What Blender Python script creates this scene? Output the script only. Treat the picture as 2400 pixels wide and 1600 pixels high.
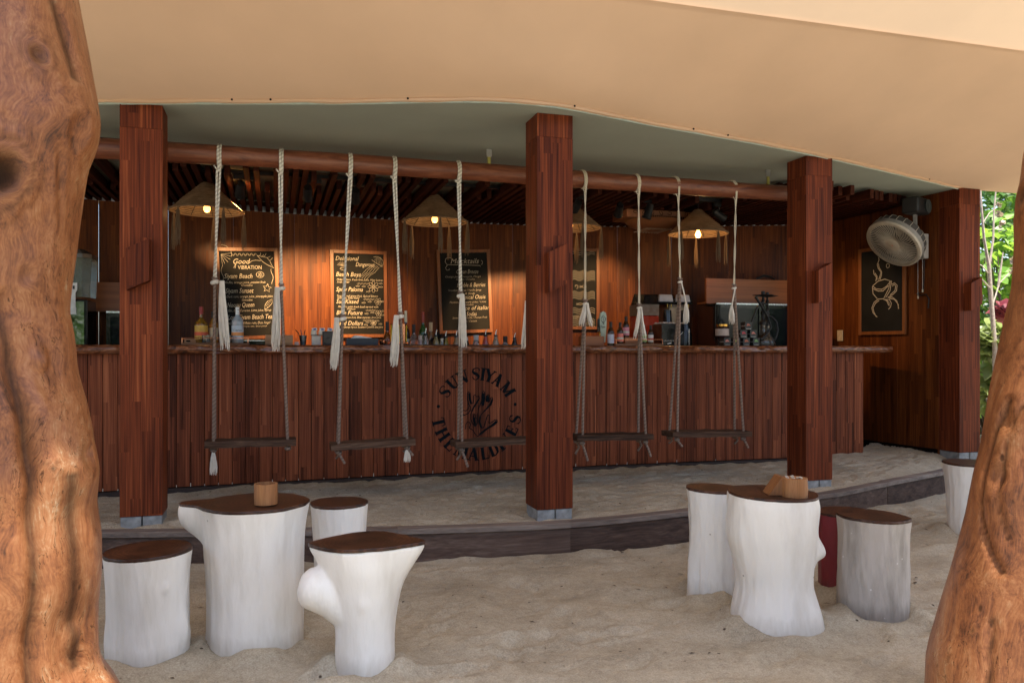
import bpy, bmesh, math, random
import numpy as np
from mathutils import Vector, Matrix, Euler, noise as mnoise
R = math.radians
random.seed(7); rng = np.random.default_rng(11)
for o in list(bpy.data.objects): bpy.data.objects.remove(o)
sc = bpy.context.scene
C = sc.collection

# ------------------------------------------------------------------ camera, sky, sun, exposure
# World frame: X runs along the bar front, Y away from the sand yard into the bar, z = 0 at the foot of the bar.
YAW = R(16.5)
cd = bpy.data.cameras.new('camera'); cam = bpy.data.objects.new('camera', cd); C.objects.link(cam)
cam.location = (0, 0, 1.08); cam.rotation_euler = (R(90), 0, -YAW)
cd.sensor_width = 36; cd.lens = 28.2; cd.shift_y = 0.0075; cd.clip_start = 0.05; cd.clip_end = 900
cd.dof.use_dof = True; cd.dof.focus_distance = 6.3; cd.dof.aperture_fstop = 9.0
sc.camera = cam
SUN_AZ = Vector((0.34, -0.94, 0)).normalized(); SUN_EL = R(74)
w = bpy.data.worlds.new('World'); sc.world = w; w.use_nodes = True
wn = w.node_tree; bg = wn.nodes['Background']
sky = wn.nodes.new('ShaderNodeTexSky'); sky.sky_type = 'NISHITA'; sky.sun_disc = False
sky.sun_elevation = SUN_EL; sky.sun_rotation = math.atan2(SUN_AZ.x, SUN_AZ.y)
sky.air_density = 1.0; sky.dust_density = 2.5; sky.ozone_density = 1.0
wn.links.new(sky.outputs[0], bg.inputs[0]); bg.inputs[1].default_value = 0.13
sl = bpy.data.lights.new('sun', 'SUN'); sl.energy = 3.6; sl.angle = R(0.6); sl.color = (1, 0.94, 0.84)
so = bpy.data.objects.new('sun', sl); C.objects.link(so); so.location = (3, -6, 12)
sd = -(SUN_AZ*math.cos(SUN_EL) + Vector((0, 0, math.sin(SUN_EL))))
so.rotation_euler = sd.to_track_quat('-Z', 'Y').to_euler()
vs = sc.view_settings; vs.view_transform = 'Standard'; vs.look = 'None'; vs.exposure = 1.55; vs.gamma = 1.0
vs.use_curve_mapping = False
sc.render.engine = 'CYCLES'
sc.cycles.max_bounces = 8; sc.cycles.diffuse_bounces = 5; sc.cycles.glossy_bounces = 3
sc.cycles.transmission_bounces = 5; sc.cycles.caustics_reflective = False; sc.cycles.caustics_refractive = False

# ------------------------------------------------------------------ material helpers
def nd(nt, t, ins=None, **props):
    n = nt.nodes.new(t)
    for k, v in props.items(): setattr(n, k, v)
    for k, v in (ins or {}).items():
        s = n.inputs[k]
        if isinstance(v, bpy.types.NodeSocket): nt.links.new(v, s)
        else: s.default_value = v
    return n
def mth(nt, op, a, b=0.0, cl=False):
    return nd(nt, 'ShaderNodeMath', {0: a, 1: b}, operation=op, use_clamp=cl).outputs[0]
def ramp(nt, fac, stops):
    n = nd(nt, 'ShaderNodeValToRGB', {0: fac}); e = n.color_ramp.elements
    while len(e) < len(stops): e.new(0.5)
    for i, (p, c) in enumerate(stops): e[i].position = p; e[i].color = (*c, 1)
    return n.outputs[0]
def newmat(name):
    m = bpy.data.materials.new(name); m.use_nodes = True
    nt = m.node_tree; return m, nt, nt.nodes['Principled BSDF']
MATS = {}
def plain(name, col, rough=0.5, metal=0.0, trans=0.0, emit=0.0, ecol=None, var=0.12, vs_=25.0, coat=0.0, bump=0.0, spec=0.5):
    if name in MATS: return MATS[name]
    m, nt, p = newmat(name)
    tc = nd(nt, 'ShaderNodeTexCoord').outputs['Object']
    n = nd(nt, 'ShaderNodeTexNoise', {'Vector': tc, 'Scale': vs_, 'Detail': 4.0})
    c0 = [max(0, x*(1-var)) for x in col]; c1 = [min(1, x*(1+var)) for x in col]
    nt.links.new(ramp(nt, n.outputs[0], [(0.3, c0), (0.7, c1)]), p.inputs['Base Color'])
    rr = nd(nt, 'ShaderNodeMapRange', {0: n.outputs[0], 1: 0.3, 2: 0.7, 3: max(0.02, rough-0.07), 4: min(1, rough+0.07)})
    nt.links.new(rr.outputs[0], p.inputs['Roughness'])
    p.inputs['Metallic'].default_value = metal; p.inputs['Transmission Weight'].default_value = trans
    p.inputs['Coat Weight'].default_value = coat; p.inputs['Specular IOR Level'].default_value = spec
    if bump:
        b = nd(nt, 'ShaderNodeBump', {'Height': n.outputs[0], 'Strength': bump, 'Distance': 0.01})
        nt.links.new(b.outputs[0], p.inputs['Normal'])
    if emit:
        p.inputs['Emission Color'].default_value = (*(ecol or col), 1); p.inputs['Emission Strength'].default_value = emit
    MATS[name] = m; return m
def wood(name, cols, axis='z', sx=26, sl_=1.6, stave=None, stave_amp=0.35, rnd=0.3, rough=0.42, bump=0.12, coat=0.0, fine=0.35, distort=0.8, spec=0.5):
    """grained timber: noise stretched along the grain, optional glued staves (width, length)"""
    if name in MATS: return MATS[name]
    m, nt, p = newmat(name)
    tc = nd(nt, 'ShaderNodeTexCoord').outputs['Object']
    ri = nd(nt, 'ShaderNodeObjectInfo').outputs['Random']
    off = mth(nt, 'MULTIPLY', ri, 37.0)
    cx = nd(nt, 'ShaderNodeCombineXYZ', {0: off, 1: mth(nt, 'MULTIPLY', ri, 91.0), 2: mth(nt, 'MULTIPLY', ri, 53.0)}).outputs[0]
    sep = nd(nt, 'ShaderNodeSeparateXYZ', {0: tc})
    X, Y, Z = sep.outputs
    if axis == 'x': X, Z = Z, X
    if axis == 'y': Y, Z = Z, Y
    vec = nd(nt, 'ShaderNodeCombineXYZ', {0: X, 1: Y, 2: Z}).outputs[0]
    stv = None
    if stave:
        col = mth(nt, 'FLOOR', mth(nt, 'DIVIDE', mth(nt, 'ADD', mth(nt, 'ADD', X, Y), off), stave[0]))
        h = nd(nt, 'ShaderNodeTexWhiteNoise', {'W': col}, noise_dimensions='1D').outputs[0]
        row = mth(nt, 'FLOOR', mth(nt, 'ADD', mth(nt, 'DIVIDE', Z, stave[1]), mth(nt, 'MULTIPLY', h, 7.0)))
        cv = nd(nt, 'ShaderNodeCombineXYZ', {0: col, 1: row, 2: off}).outputs[0]
        wn_ = nd(nt, 'ShaderNodeTexWhiteNoise', {'Vector': cv}, noise_dimensions='3D')
        stv = wn_.outputs[0]
        cx = nd(nt, 'ShaderNodeVectorMath', {0: cx, 1: nd(nt, 'ShaderNodeVectorMath', {0: wn_.outputs[1], 1: (9, 9, 9)}, operation='MULTIPLY').outputs[0]}, operation='ADD').outputs[0]
    v1 = nd(nt, 'ShaderNodeVectorMath', {0: vec, 1: cx}, operation='ADD').outputs[0]
    m1 = nd(nt, 'ShaderNodeVectorMath', {0: v1, 1: (sx, sx, sl_)}, operation='MULTIPLY').outputs[0]
    n1 = nd(nt, 'ShaderNodeTexNoise', {'Vector': m1, 'Scale': 1.0, 'Detail': 5.0, 'Roughness': 0.6, 'Distortion': distort}).outputs[0]
    m2 = nd(nt, 'ShaderNodeVectorMath', {0: v1, 1: (sx*5, sx*5, sl_*1.6)}, operation='MULTIPLY').outputs[0]
    n2 = nd(nt, 'ShaderNodeTexNoise', {'Vector': m2, 'Scale': 1.0, 'Detail': 3.0, 'Distortion': 0.4}).outputs[0]
    f = mth(nt, 'ADD', mth(nt, 'MULTIPLY', n1, 1-fine), mth(nt, 'MULTIPLY', n2, fine))
    f = mth(nt, 'ADD', mth(nt, 'MULTIPLY', mth(nt, 'SUBTRACT', f, 0.5), 1.7), 0.5)
    f = mth(nt, 'ADD', f, mth(nt, 'MULTIPLY', mth(nt, 'SUBTRACT', ri, 0.5), rnd))
    if stv is not None: f = mth(nt, 'ADD', f, mth(nt, 'MULTIPLY', mth(nt, 'SUBTRACT', stv, 0.5), stave_amp))
    k = len(cols)
    nt.links.new(ramp(nt, f, [(0.12+0.76*i/(k-1), c) for i, c in enumerate(cols)]), p.inputs['Base Color'])
    rr = nd(nt, 'ShaderNodeMapRange', {0: n2, 1: 0.25, 2: 0.75, 3: rough-0.1, 4: rough+0.12})
    nt.links.new(rr.outputs[0], p.inputs['Roughness'])
    b = nd(nt, 'ShaderNodeBump', {'Height': f, 'Strength': bump, 'Distance': 0.006})
    nt.links.new(b.outputs[0], p.inputs['Normal'])
    p.inputs['Coat Weight'].default_value = coat; p.inputs['Specular IOR Level'].default_value = spec
    MATS[name] = m; return m

RED = [(0.020, 0.006, 0.004), (0.085, 0.022, 0.012), (0.17, 0.046, 0.022), (0.30, 0.095, 0.04)]
M_post = wood('post_wood', [(0.020, 0.005, 0.003), (0.080, 0.018, 0.008), (0.175, 0.041, 0.015), (0.35, 0.10, 0.036)], stave=(0.062, 0.6), stave_amp=0.14, sx=26, sl_=0.9, rough=0.5, rnd=0.08, fine=0.55, spec=0.12)
M_plank = wood('plank_wood', [(0.022, 0.006, 0.004), (0.108, 0.030, 0.015), (0.225, 0.066, 0.031), (0.39, 0.135, 0.064)], stave=(0.047, 0.6), stave_amp=0.16, sx=30, sl_=0.9, rough=0.46, rnd=0.22, fine=0.5, spec=0.12)
M_wall = wood('wall_wood', [(0.026, 0.006, 0.002), (0.070, 0.017, 0.0038), (0.125, 0.034, 0.007), (0.20, 0.062, 0.014)], stave=(0.048, 0.6), stave_amp=0.24, sx=24, sl_=1.2, rough=0.42, rnd=0.1, fine=0.45, spec=0.2)
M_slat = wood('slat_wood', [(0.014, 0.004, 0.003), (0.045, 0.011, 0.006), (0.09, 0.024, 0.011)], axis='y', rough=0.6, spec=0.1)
M_beam = wood('beam_wood', [(0.05, 0.014, 0.008), (0.15, 0.044, 0.021), (0.22, 0.072, 0.033), (0.30, 0.11, 0.055)], axis='x', sx=16, sl_=2.6, rough=0.4, distort=2.2, fine=0.15)
M_slab = wood('slab_wood', [(0.012, 0.005, 0.004), (0.045, 0.013, 0.006), (0.13, 0.038, 0.013), (0.38, 0.15, 0.065)], axis='x', sx=22, sl_=5.5, rough=0.3, distort=3.2, fine=0.2, coat=0.3)
M_kerb = wood('kerb_wood', [(0.026, 0.016, 0.012), (0.062, 0.038, 0.029), (0.105, 0.068, 0.053), (0.17, 0.12, 0.096)], axis='x', sx=20, sl_=1.0, rough=0.75, bump=0.3, spec=0.2)
M_seat = wood('seat_wood', [(0.014, 0.008, 0.005), (0.050, 0.028, 0.019), (0.105, 0.062, 0.042), (0.20, 0.13, 0.09)], axis='x', sx=34, sl_=2.5, rough=0.75, bump=0.7, spec=0.15)
M_frame = wood('frame_wood', [(0.10, 0.03, 0.007), (0.18, 0.058, 0.014), (0.27, 0.095, 0.026)], axis='z', sx=20, rough=0.4)
M_shelf = wood('shelf_wood', [(0.16, 0.05, 0.015), (0.26, 0.085, 0.025), (0.36, 0.13, 0.04)], axis='x', sx=18, sl_=1.0, rough=0.4)
M_box = wood('pale_box_wood', [(0.22, 0.12, 0.055), (0.36, 0.20, 0.095), (0.44, 0.26, 0.13)], axis='x', sx=22, rough=0.5)
def topmat():
    m, nt, p = newmat('stump_top_wood'); tc = nd(nt, 'ShaderNodeTexCoord').outputs['Object']; ri = nd(nt, 'ShaderNodeObjectInfo').outputs['Random']
    sp = nd(nt, 'ShaderNodeSeparateXYZ', {0: tc})
    v = nd(nt, 'ShaderNodeCombineXYZ', {0: sp.outputs[0], 1: sp.outputs[1], 2: mth(nt, 'MULTIPLY', ri, 30.0)}).outputs[0]
    n = nd(nt, 'ShaderNodeTexNoise', {'Vector': v, 'Scale': 7.0, 'Detail': 5.0, 'Distortion': 1.0}).outputs[0]
    d = nd(nt, 'ShaderNodeVectorMath', {0: nd(nt, 'ShaderNodeCombineXYZ', {0: sp.outputs[0], 1: sp.outputs[1]}).outputs[0]}, operation='LENGTH').outputs['Value']
    rg = mth(nt, 'SINE', mth(nt, 'ADD', mth(nt, 'MULTIPLY', d, 330.0), mth(nt, 'MULTIPLY', n, 22.0)))
    n2 = nd(nt, 'ShaderNodeTexNoise', {'Vector': v, 'Scale': 55.0, 'Detail': 3.0}).outputs[0]
    f = mth(nt, 'ADD', mth(nt, 'ADD', mth(nt, 'MULTIPLY', rg, 0.10), mth(nt, 'MULTIPLY', n, 0.75)), mth(nt, 'MULTIPLY', n2, 0.22))
    nt.links.new(ramp(nt, f, [(0.25, (0.012, 0.005, 0.003)), (0.45, (0.038, 0.014, 0.007)), (0.62, (0.075, 0.028, 0.013)), (0.8, (0.13, 0.055, 0.026))]), p.inputs['Base Color'])
    p.inputs['Roughness'].default_value = 0.42; p.inputs['Specular IOR Level'].default_value = 0.35
    b = nd(nt, 'ShaderNodeBump', {'Height': f, 'Strength': 0.15, 'Distance': 0.006}); nt.links.new(b.outputs[0], p.inputs['Normal']); return m
M_top = topmat()
M_cup = wood('cup_wood', [(0.14, 0.055, 0.018), (0.28, 0.12, 0.042), (0.40, 0.20, 0.08)], axis='z', sx=40, sl_=5, rough=0.55)

# ------------------------------------------------------------------ mesh helpers
class MB:
    def __init__(s): s.V = []; s.F = []
    def add(s, V, F):
        b = len(s.V); s.V += [tuple(v) for v in V]; s.F += [tuple(b+i for i in f) for f in F]; return s
    def box(s, x0, x1, y0, y1, z0, z1):
        return s.add([(x0, y0, z0), (x1, y0, z0), (x1, y1, z0), (x0, y1, z0), (x0, y0, z1), (x1, y0, z1), (x1, y1, z1), (x0, y1, z1)],
                     [(0, 3, 2, 1), (4, 5, 6, 7), (0, 1, 5, 4), (1, 2, 6, 5), (2, 3, 7, 6), (3, 0, 4, 7)])
    def obox(s, c, half, rot):
        m = rot if isinstance(rot, Matrix) else Euler(rot).to_matrix()
        c = Vector(c); V = []
        for dz in (-1, 1):
            for dx, dy in ((-1, -1), (1, -1), (1, 1), (-1, 1)):
                V.append(c + m @ Vector((dx*half[0], dy*half[1], dz*half[2])))
        return s.add(V, [(0, 3, 2, 1), (4, 5, 6, 7), (0, 1, 5, 4), (1, 2, 6, 5), (2, 3, 7, 6), (3, 0, 4, 7)])
    def tube(s, pts, r, n=8, cap=True, closed=False):
        pts = [Vector(p) for p in pts]; k = len(pts)
        rr = r if isinstance(r, (list, tuple)) else [r]*k
        up = Vector((0.13, 0.31, 0.94)); V = []; prev = None
        for i, p in enumerate(pts):
            if closed: t = pts[(i+1) % k]-pts[i-1]
            else: t = pts[min(i+1, k-1)]-pts[max(i-1, 0)]
            t = t.normalized() if t.length > 1e-9 else Vector((0, 0, 1))
            a = prev if prev is not None else t.cross(up)
            if prev is None and a.length < 0.05: a = t.cross(Vector((1, 0, 0)))
            a = (a - t*a.dot(t)).normalized(); b = t.cross(a); prev = a
            for j in range(n):
                q = 2*math.pi*j/n; V.append(p + (a*math.cos(q)+b*math.sin(q))*rr[i])
        F = []
        m = k if closed else k-1
        for i in range(m):
            i2 = (i+1) % k
            for j in range(n): F.append((i*n+j, i*n+(j+1) % n, i2*n+(j+1) % n, i2*n+j))
        if cap and not closed: F.append(tuple(reversed(range(n)))); F.append(tuple((k-1)*n+j for j in range(n)))
        return s.add(V, F)
    def lathe(s, prof, n=20, c=(0, 0, 0), M=None, cap=True):
        V = []; F = []; k = len(prof)
        for r, z in prof:
            for j in range(n):
                q = 2*math.pi*j/n; v = Vector((r*math.cos(q), r*math.sin(q), z))
                if M is not None: v = M @ v
                V.append(v + Vector(c))
        for i in range(k-1):
            for j in range(n): F.append((i*n+j, i*n+(j+1) % n, (i+1)*n+(j+1) % n, (i+1)*n+j))
        if cap and prof[0][0] > 1e-6: F.append(tuple(reversed(range(n))))
        if cap and prof[-1][0] > 1e-6: F.append(tuple((k-1)*n+j for j in range(n)))
        return s.add(V, F)
    def ribbon(s, pts, wd, fn, closed=False):
        """flat stroke in a plane: 2-D polyline with width, fn maps (x, y) to 3-D"""
        k = len(pts); ww = wd if isinstance(wd, (list, tuple)) else [wd]*k; V = []
        for i in range(k):
            a = pts[i-1] if (closed or i > 0) else pts[i]; b = pts[(i+1) % k] if (closed or i < k-1) else pts[i]
            dx, dy = b[0]-a[0], b[1]-a[1]; l = math.hypot(dx, dy) or 1
            nx, ny = -dy/l*ww[i]/2, dx/l*ww[i]/2
            V += [fn(pts[i][0]+nx, pts[i][1]+ny), fn(pts[i][0]-nx, pts[i][1]-ny)]
        m = k if closed else k-1
        return s.add(V, [(2*i, 2*i+1, 2*((i+1) % k)+1, 2*((i+1) % k)) for i in range(m)])
    def mesh(s, name, smooth=0, bevel=0):
        me = bpy.data.meshes.new(name); me.from_pydata([tuple(v) for v in s.V], [], s.F)
        if bevel:
            bm = bmesh.new(); bm.from_mesh(me)
            bmesh.ops.bevel(bm, geom=list(bm.edges), offset=bevel, segments=1, affect='EDGES', profile=0.5)
            bm.to_mesh(me); bm.free()
        me.update()
        if smooth:
            me.polygons.foreach_set('use_smooth', [True]*len(me.polygons)); me.set_sharp_from_angle(angle=R(smooth))
        return me
    def build(s, name, mat, parent=None, smooth=0, bevel=0, loc=(0, 0, 0), rot=(0, 0, 0)):
        return link(name, s.mesh(name, smooth, bevel), mat, parent, loc, rot)
def link(name, me, mat, parent=None, loc=(0, 0, 0), rot=(0, 0, 0)):
    o = bpy.data.objects.new(name, me); C.objects.link(o); o.parent = parent
    o.location = loc; o.rotation_euler = rot
    if mat is not None and len(me.materials) == 0: me.materials.append(mat)
    return o
def tag(o, label, cat=None, group=None, kind=None):
    if label: o['label'] = label
    if cat: o['category'] = cat
    if group: o['group'] = group
    if kind: o['kind'] = kind
    return o
def thing(name, label, cat, loc=(0, 0, 0), rz=0.0, group=None):
    o = bpy.data.objects.new(name, None); C.objects.link(o); o.empty_display_size = 0.1
    o.location = loc; o.rotation_euler = (0, 0, rz); return tag(o, label, cat, group)
def npmesh(name, V, F, smooth=True):
    V = np.asarray(V, np.float32); F = np.asarray(F, np.int32); me = bpy.data.meshes.new(name)
    me.vertices.add(len(V)); me.vertices.foreach_set('co', V.ravel())
    k = F.shape[1]; me.loops.add(F.size); me.loops.foreach_set('vertex_index', F.ravel())
    me.polygons.add(len(F)); me.polygons.foreach_set('loop_start', np.arange(0, F.size, k, dtype=np.int32))
    me.polygons.foreach_set('use_smooth', np.full(len(F), smooth)); me.update(calc_edges=True); me.validate(); return me
def gridfaces(nr, nc, wrap=False):
    r = np.arange(nr-1)[:, None]; c = np.arange(nc if wrap else nc-1)[None, :]; c2 = (c+1) % nc
    return np.stack([(r*nc+c)+0*c2, r*nc+c2, (r+1)*nc+c2, (r+1)*nc+c], -1).reshape(-1, 4)
def vnoise(x, y, seed=0, sm=1.0):
    """value noise on numpy arrays"""
    x = np.asarray(x)/sm; y = np.asarray(y)/sm
    xi = np.floor(x).astype(np.int64); yi = np.floor(y).astype(np.int64); fx = x-xi; fy = y-yi
    fx = fx*fx*(3-2*fx); fy = fy*fy*(3-2*fy)
    def h(a, b):
        n = (a*374761393 + b*668265263 + seed*974634777) & 0x7fffffff
        n = ((n ^ (n >> 13))*1274126177) & 0x7fffffff
        return ((n ^ (n >> 16)) & 0xffff)/65535.0
    return (h(xi, yi)*(1-fx)+h(xi+1, yi)*fx)*(1-fy)+(h(xi, yi+1)*(1-fx)+h(xi+1, yi+1)*fx)*fy-0.5
def interp(x, pts):
    p = np.array(pts, float); return np.interp(x, p[:, 0], p[:, 1])
def smooth_interp(x, pts):
    """Catmull-Rom through (x, y) pairs"""
    for i in range(len(pts)-1):
        if x <= pts[i+1][0] or i == len(pts)-2:
            p0 = pts[max(i-1, 0)]; p1 = pts[i]; p2 = pts[i+1]; p3 = pts[min(i+2, len(pts)-1)]
            t = (x-p1[0])/(p2[0]-p1[0]); h = p2[0]-p1[0]
            m1 = (p2[1]-p0[1])/(p2[0]-p0[0])*h; m2 = (p3[1]-p1[1])/(p3[0]-p1[0])*h
            return (2*t**3-3*t*t+1)*p1[1]+(t**3-2*t*t+t)*m1+(-2*t**3+3*t*t)*p2[1]+(t**3-t*t)*m2

# ------------------------------------------------------------------ plan of the place
def barv(u): return 6.69-0.012*(u-2.7)**2
KERB = [(-6, 6.9), (-4, 6.05), (-2.4, 5.62), (-0.97, 5.293), (-0.42, 5.16), (0.84, 4.875), (1.69, 4.772), (2.14, 4.80), (2.7, 4.885), (4.07, 5.17), (4.7, 5.41), (5.62, 5.75), (5.9, 5.87), (7.2, 6.5), (9, 7.6)]
def kerbv(u): return smooth_interp(u, KERB)
ROOF = [(-6, 6.95), (-1.05, 5.48), (0.4, 5.05), (1.47, 4.735), (2.46, 4.95), (3.69, 5.25), (4.79, 5.60), (6.45, 6.17)]
def roofv(u): return float(smooth_interp(u, ROOF))
WALL = [(-5.0, 7.6), (-3.2, 8.05), (-1.7, 8.40), (0.0, 8.66), (1.2, 8.77), (2.7, 8.74), (4.06, 8.48), (5.0, 8.13), (6.0, 7.72)]
def wallv(u): return smooth_interp(u, WALL)
CEIL = 2.60; LOW = -0.215
STUMPS = [(-0.081, 3.706, .21), (0.354, 3.285, .13), (-0.506, 3.644, .18), (0.312, 4.111, .14), (2.263, 3.272, .21), (2.241, 3.79, .14), (2.929, 3.596, .15), (2.826, 3.283, .17), (4.653, 4.441, .18), (-0.814, 2.849, .34), (2.80, 2.05, .36)]

# ------------------------------------------------------------------ sand
def sandmat(name):
    m, nt, p = newmat(name)
    tc = nd(nt, 'ShaderNodeTexCoord').outputs['Object']
    n1 = nd(nt, 'ShaderNodeTexNoise', {'Vector': tc, 'Scale': 2.2, 'Detail': 6.0, 'Roughness': 0.65}).outputs[0]
    n2 = nd(nt, 'ShaderNodeTexNoise', {'Vector': tc, 'Scale': 150.0, 'Detail': 3.0}).outputs[0]
    n3 = nd(nt, 'ShaderNodeTexNoise', {'Vector': tc, 'Scale': 30.0, 'Detail': 5.0, 'Roughness': 0.7}).outputs[0]
    f = mth(nt, 'ADD', mth(nt, 'ADD', mth(nt, 'MULTIPLY', n1, 0.4), mth(nt, 'MULTIPLY', n3, 0.25)), mth(nt, 'MULTIPLY', n2, 0.35))
    c = ramp(nt, f, [(0.36, (0.25, 0.216, 0.160)), (0.5, (0.41, 0.362, 0.275)), (0.64, (0.55, 0.495, 0.39))])
    vo = nd(nt, 'ShaderNodeTexVoronoi', {'Vector': tc, 'Scale': 11.0, 'Randomness': 1.0})
    sp = nd(nt, 'ShaderNodeMapRange', {0: vo.outputs['Distance'], 1: 0.055, 2: 0.10, 3: 1.0, 4: 0.0}).outputs[0]
    sp = mth(nt, 'MULTIPLY', sp, mth(nt, 'GREATER_THAN', nd(nt, 'ShaderNodeSeparateColor', {0: vo.outputs['Color']}).outputs[0], 0.62))
    mix = nd(nt, 'ShaderNodeMix', {0: sp, 6: c, 7: (0.07, 0.05, 0.035, 1)}, data_type='RGBA').outputs[2]
    nt.links.new(mix, p.inputs['Base Color']); p.inputs['Roughness'].default_value = 0.95; p.inputs['Specular IOR Level'].default_value = 0.15
    h = mth(nt, 'ADD', mth(nt, 'MULTIPLY', n3, 1.0), mth(nt, 'MULTIPLY', n2, 0.3))
    b = nd(nt, 'ShaderNodeBump', {'Height': h, 'Strength': 0.7, 'Distance': 0.018})
    nt.links.new(b.outputs[0], p.inputs['Normal']); return m
M_sand = sandmat('sand')
_fr = random.Random(5); FOOT = []
for _ in range(13):
    _x, _y, _a = _fr.uniform(-1.2, 6.0), _fr.uniform(2.6, 4.8), _fr.uniform(0, 6.28)
    for _k in range(_fr.randint(3, 6)): FOOT.append((_x+_k*0.42*math.cos(_a)+(0.09 if _k % 2 else -0.09)*math.sin(_a), _y+_k*0.42*math.sin(_a)-(0.09 if _k % 2 else -0.09)*math.cos(_a), _a+_fr.uniform(-.2, .2), _fr.uniform(.75, 1.05)))
for _ in range(60): FOOT.append((_fr.uniform(-1.5, 6.5), _fr.uniform(2.7, 5.0), _fr.uniform(0, 6.28), _fr.uniform(.35, .8)))
for _ in range(70): FOOT.append((_fr.uniform(7.5, 15.5), _fr.uniform(4.9, 6.6), _fr.uniform(0, 6.28), _fr.uniform(.5, .9)))
def sand_height(x, y):
    h = 0.045*vnoise(x, y, 1, 0.9)+0.03*vnoise(x+0.3*y, y*1.9, 2, 0.33)+0.018*vnoise(x, y, 3, 0.14)+0.009*vnoise(x, y, 4, 0.07)
    for (fx, fy, fa, fs) in FOOT:
        dx, dy = x-fx, y-fy; a_ = (dx*math.cos(fa)+dy*math.sin(fa))/(0.13*fs); b_ = (-dx*math.sin(fa)+dy*math.cos(fa))/(0.062*fs); q_ = a_*a_+b_*b_
        h = h-0.024*fs*np.exp(-q_*q_)+0.013*fs*np.exp(-((np.sqrt(q_)-1.35)/0.3)**2)
    rdg = np.abs(vnoise(x*0.8+0.5*y, y*2.0, 6, 0.22)); h += 0.018*(0.25-rdg)
    return h
def axis(lo, hi, step, far):
    a = np.arange(lo, hi+1e-6, step); e = np.geomspace(step*3, far, 26)
    return np.concatenate([lo-e[::-1], a, hi+e])
xs = axis(-3.0, 7.6, 0.032, 420.0); ys = axis(1.2, 6.6, 0.026, 420.0)
X, Y = np.meshgrid(xs, ys)
inner = np.clip(1-(np.hypot(np.maximum(0, np.abs(X-2.3)-5.0), np.maximum(0, np.abs(Y-3.9)-2.6)))/2.5, 0, 1)
Zs = LOW+sand_height(X, Y)*inner
for (sx, sy, sr) in STUMPS:
    d = np.hypot(X-sx, Y-sy)-sr; Zs += 0.05*np.exp(-(d/0.085)**2)*(0.6+1.5*vnoise(X, Y, 9, 0.10))
kv = np.array([kerbv(u) for u in np.clip(xs, -5.9, 8.9)])
beh = np.clip((Y-kv[None, :]-0.1)/0.2, 0, 1); Zs = Zs*(1-beh)+(LOW-0.06)*beh
so_ = link('sand', npmesh('sand', np.stack([X, Y, Zs], -1).reshape(-1, 3), gridfaces(len(ys), len(xs))), M_sand)
tag(so_, None, kind='structure')
m = MB(); rd = random.Random(8)
for i in range(170):
    x, y = rd.uniform(-1.6, 6.0), rd.uniform(2.8, 5.2); jx = int(np.argmin(np.abs(xs-x))); jy = int(np.argmin(np.abs(ys-y)))
    if y > kerbv(x)-0.05: continue
    z = float(Zs[jy, jx])+0.004; a = rd.uniform(0, 6.28); l = rd.uniform(.006, .022); w_ = l*rd.uniform(.15, .5); ca, sa = math.cos(a), math.sin(a)
    m.add([(x-ca*l, y-sa*l, z), (x+sa*w_, y-ca*w_, z+.003), (x+ca*l, y+sa*l, z+.001), (x-sa*w_, y+ca*w_, z+.002)], [(0, 1, 2, 3)])
o = m.build('leaf_litter', plain('dry_litter', (0.10, 0.065, 0.04), 0.9, var=0.5, vs_=60)); tag(o, None, kind='stuff')
# raised strip of sand between the kerb and the bar
us = np.arange(-4.6, 7.9, 0.03); ts = np.linspace(0, 1, 84)
V = np.zeros((len(ts), len(us), 3))
for i, u in enumerate(us):
    a = kerbv(u)+0.035; b = (barv(u) if u < 5.6 else barv(5.6)+min(1, (u-5.6)/1.2)*0.9)+0.12; b = max(b, a+0.3)
    V[:, i, 0] = u; V[:, i, 1] = a+(b-a)*ts
xx, yy = V[..., 0], V[..., 1]
rise = np.clip((xx-4.3)/1.8, 0, 1)*0.085
V[..., 2] = -0.03+0.03*ts[:, None]+rise+0.5*sand_height(xx+9, yy)+0.02*(np.abs(vnoise(xx, yy*2.3, 15, 0.10)))*2
V[..., 2] = np.minimum(V[..., 2], -0.025+0.22*np.abs(yy-V[0:1, :, 1])+rise*ts[:, None]*1.5+0.002)
o = link('sand_terrace', npmesh('sand_terrace', V.reshape(-1, 3), gridfaces(len(ts), len(us))), M_sand); tag(o, None, kind='structure')
# bar floor behind the counter
M_floor = plain('floor_vinyl', (0.055, 0.06, 0.068), 0.55, var=0.2)
o = MB().box(-4.6, 6.02, 6.83, 8.9, -0.04, 0.015).build('bar_floor', M_floor); tag(o, None, kind='structure')

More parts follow.
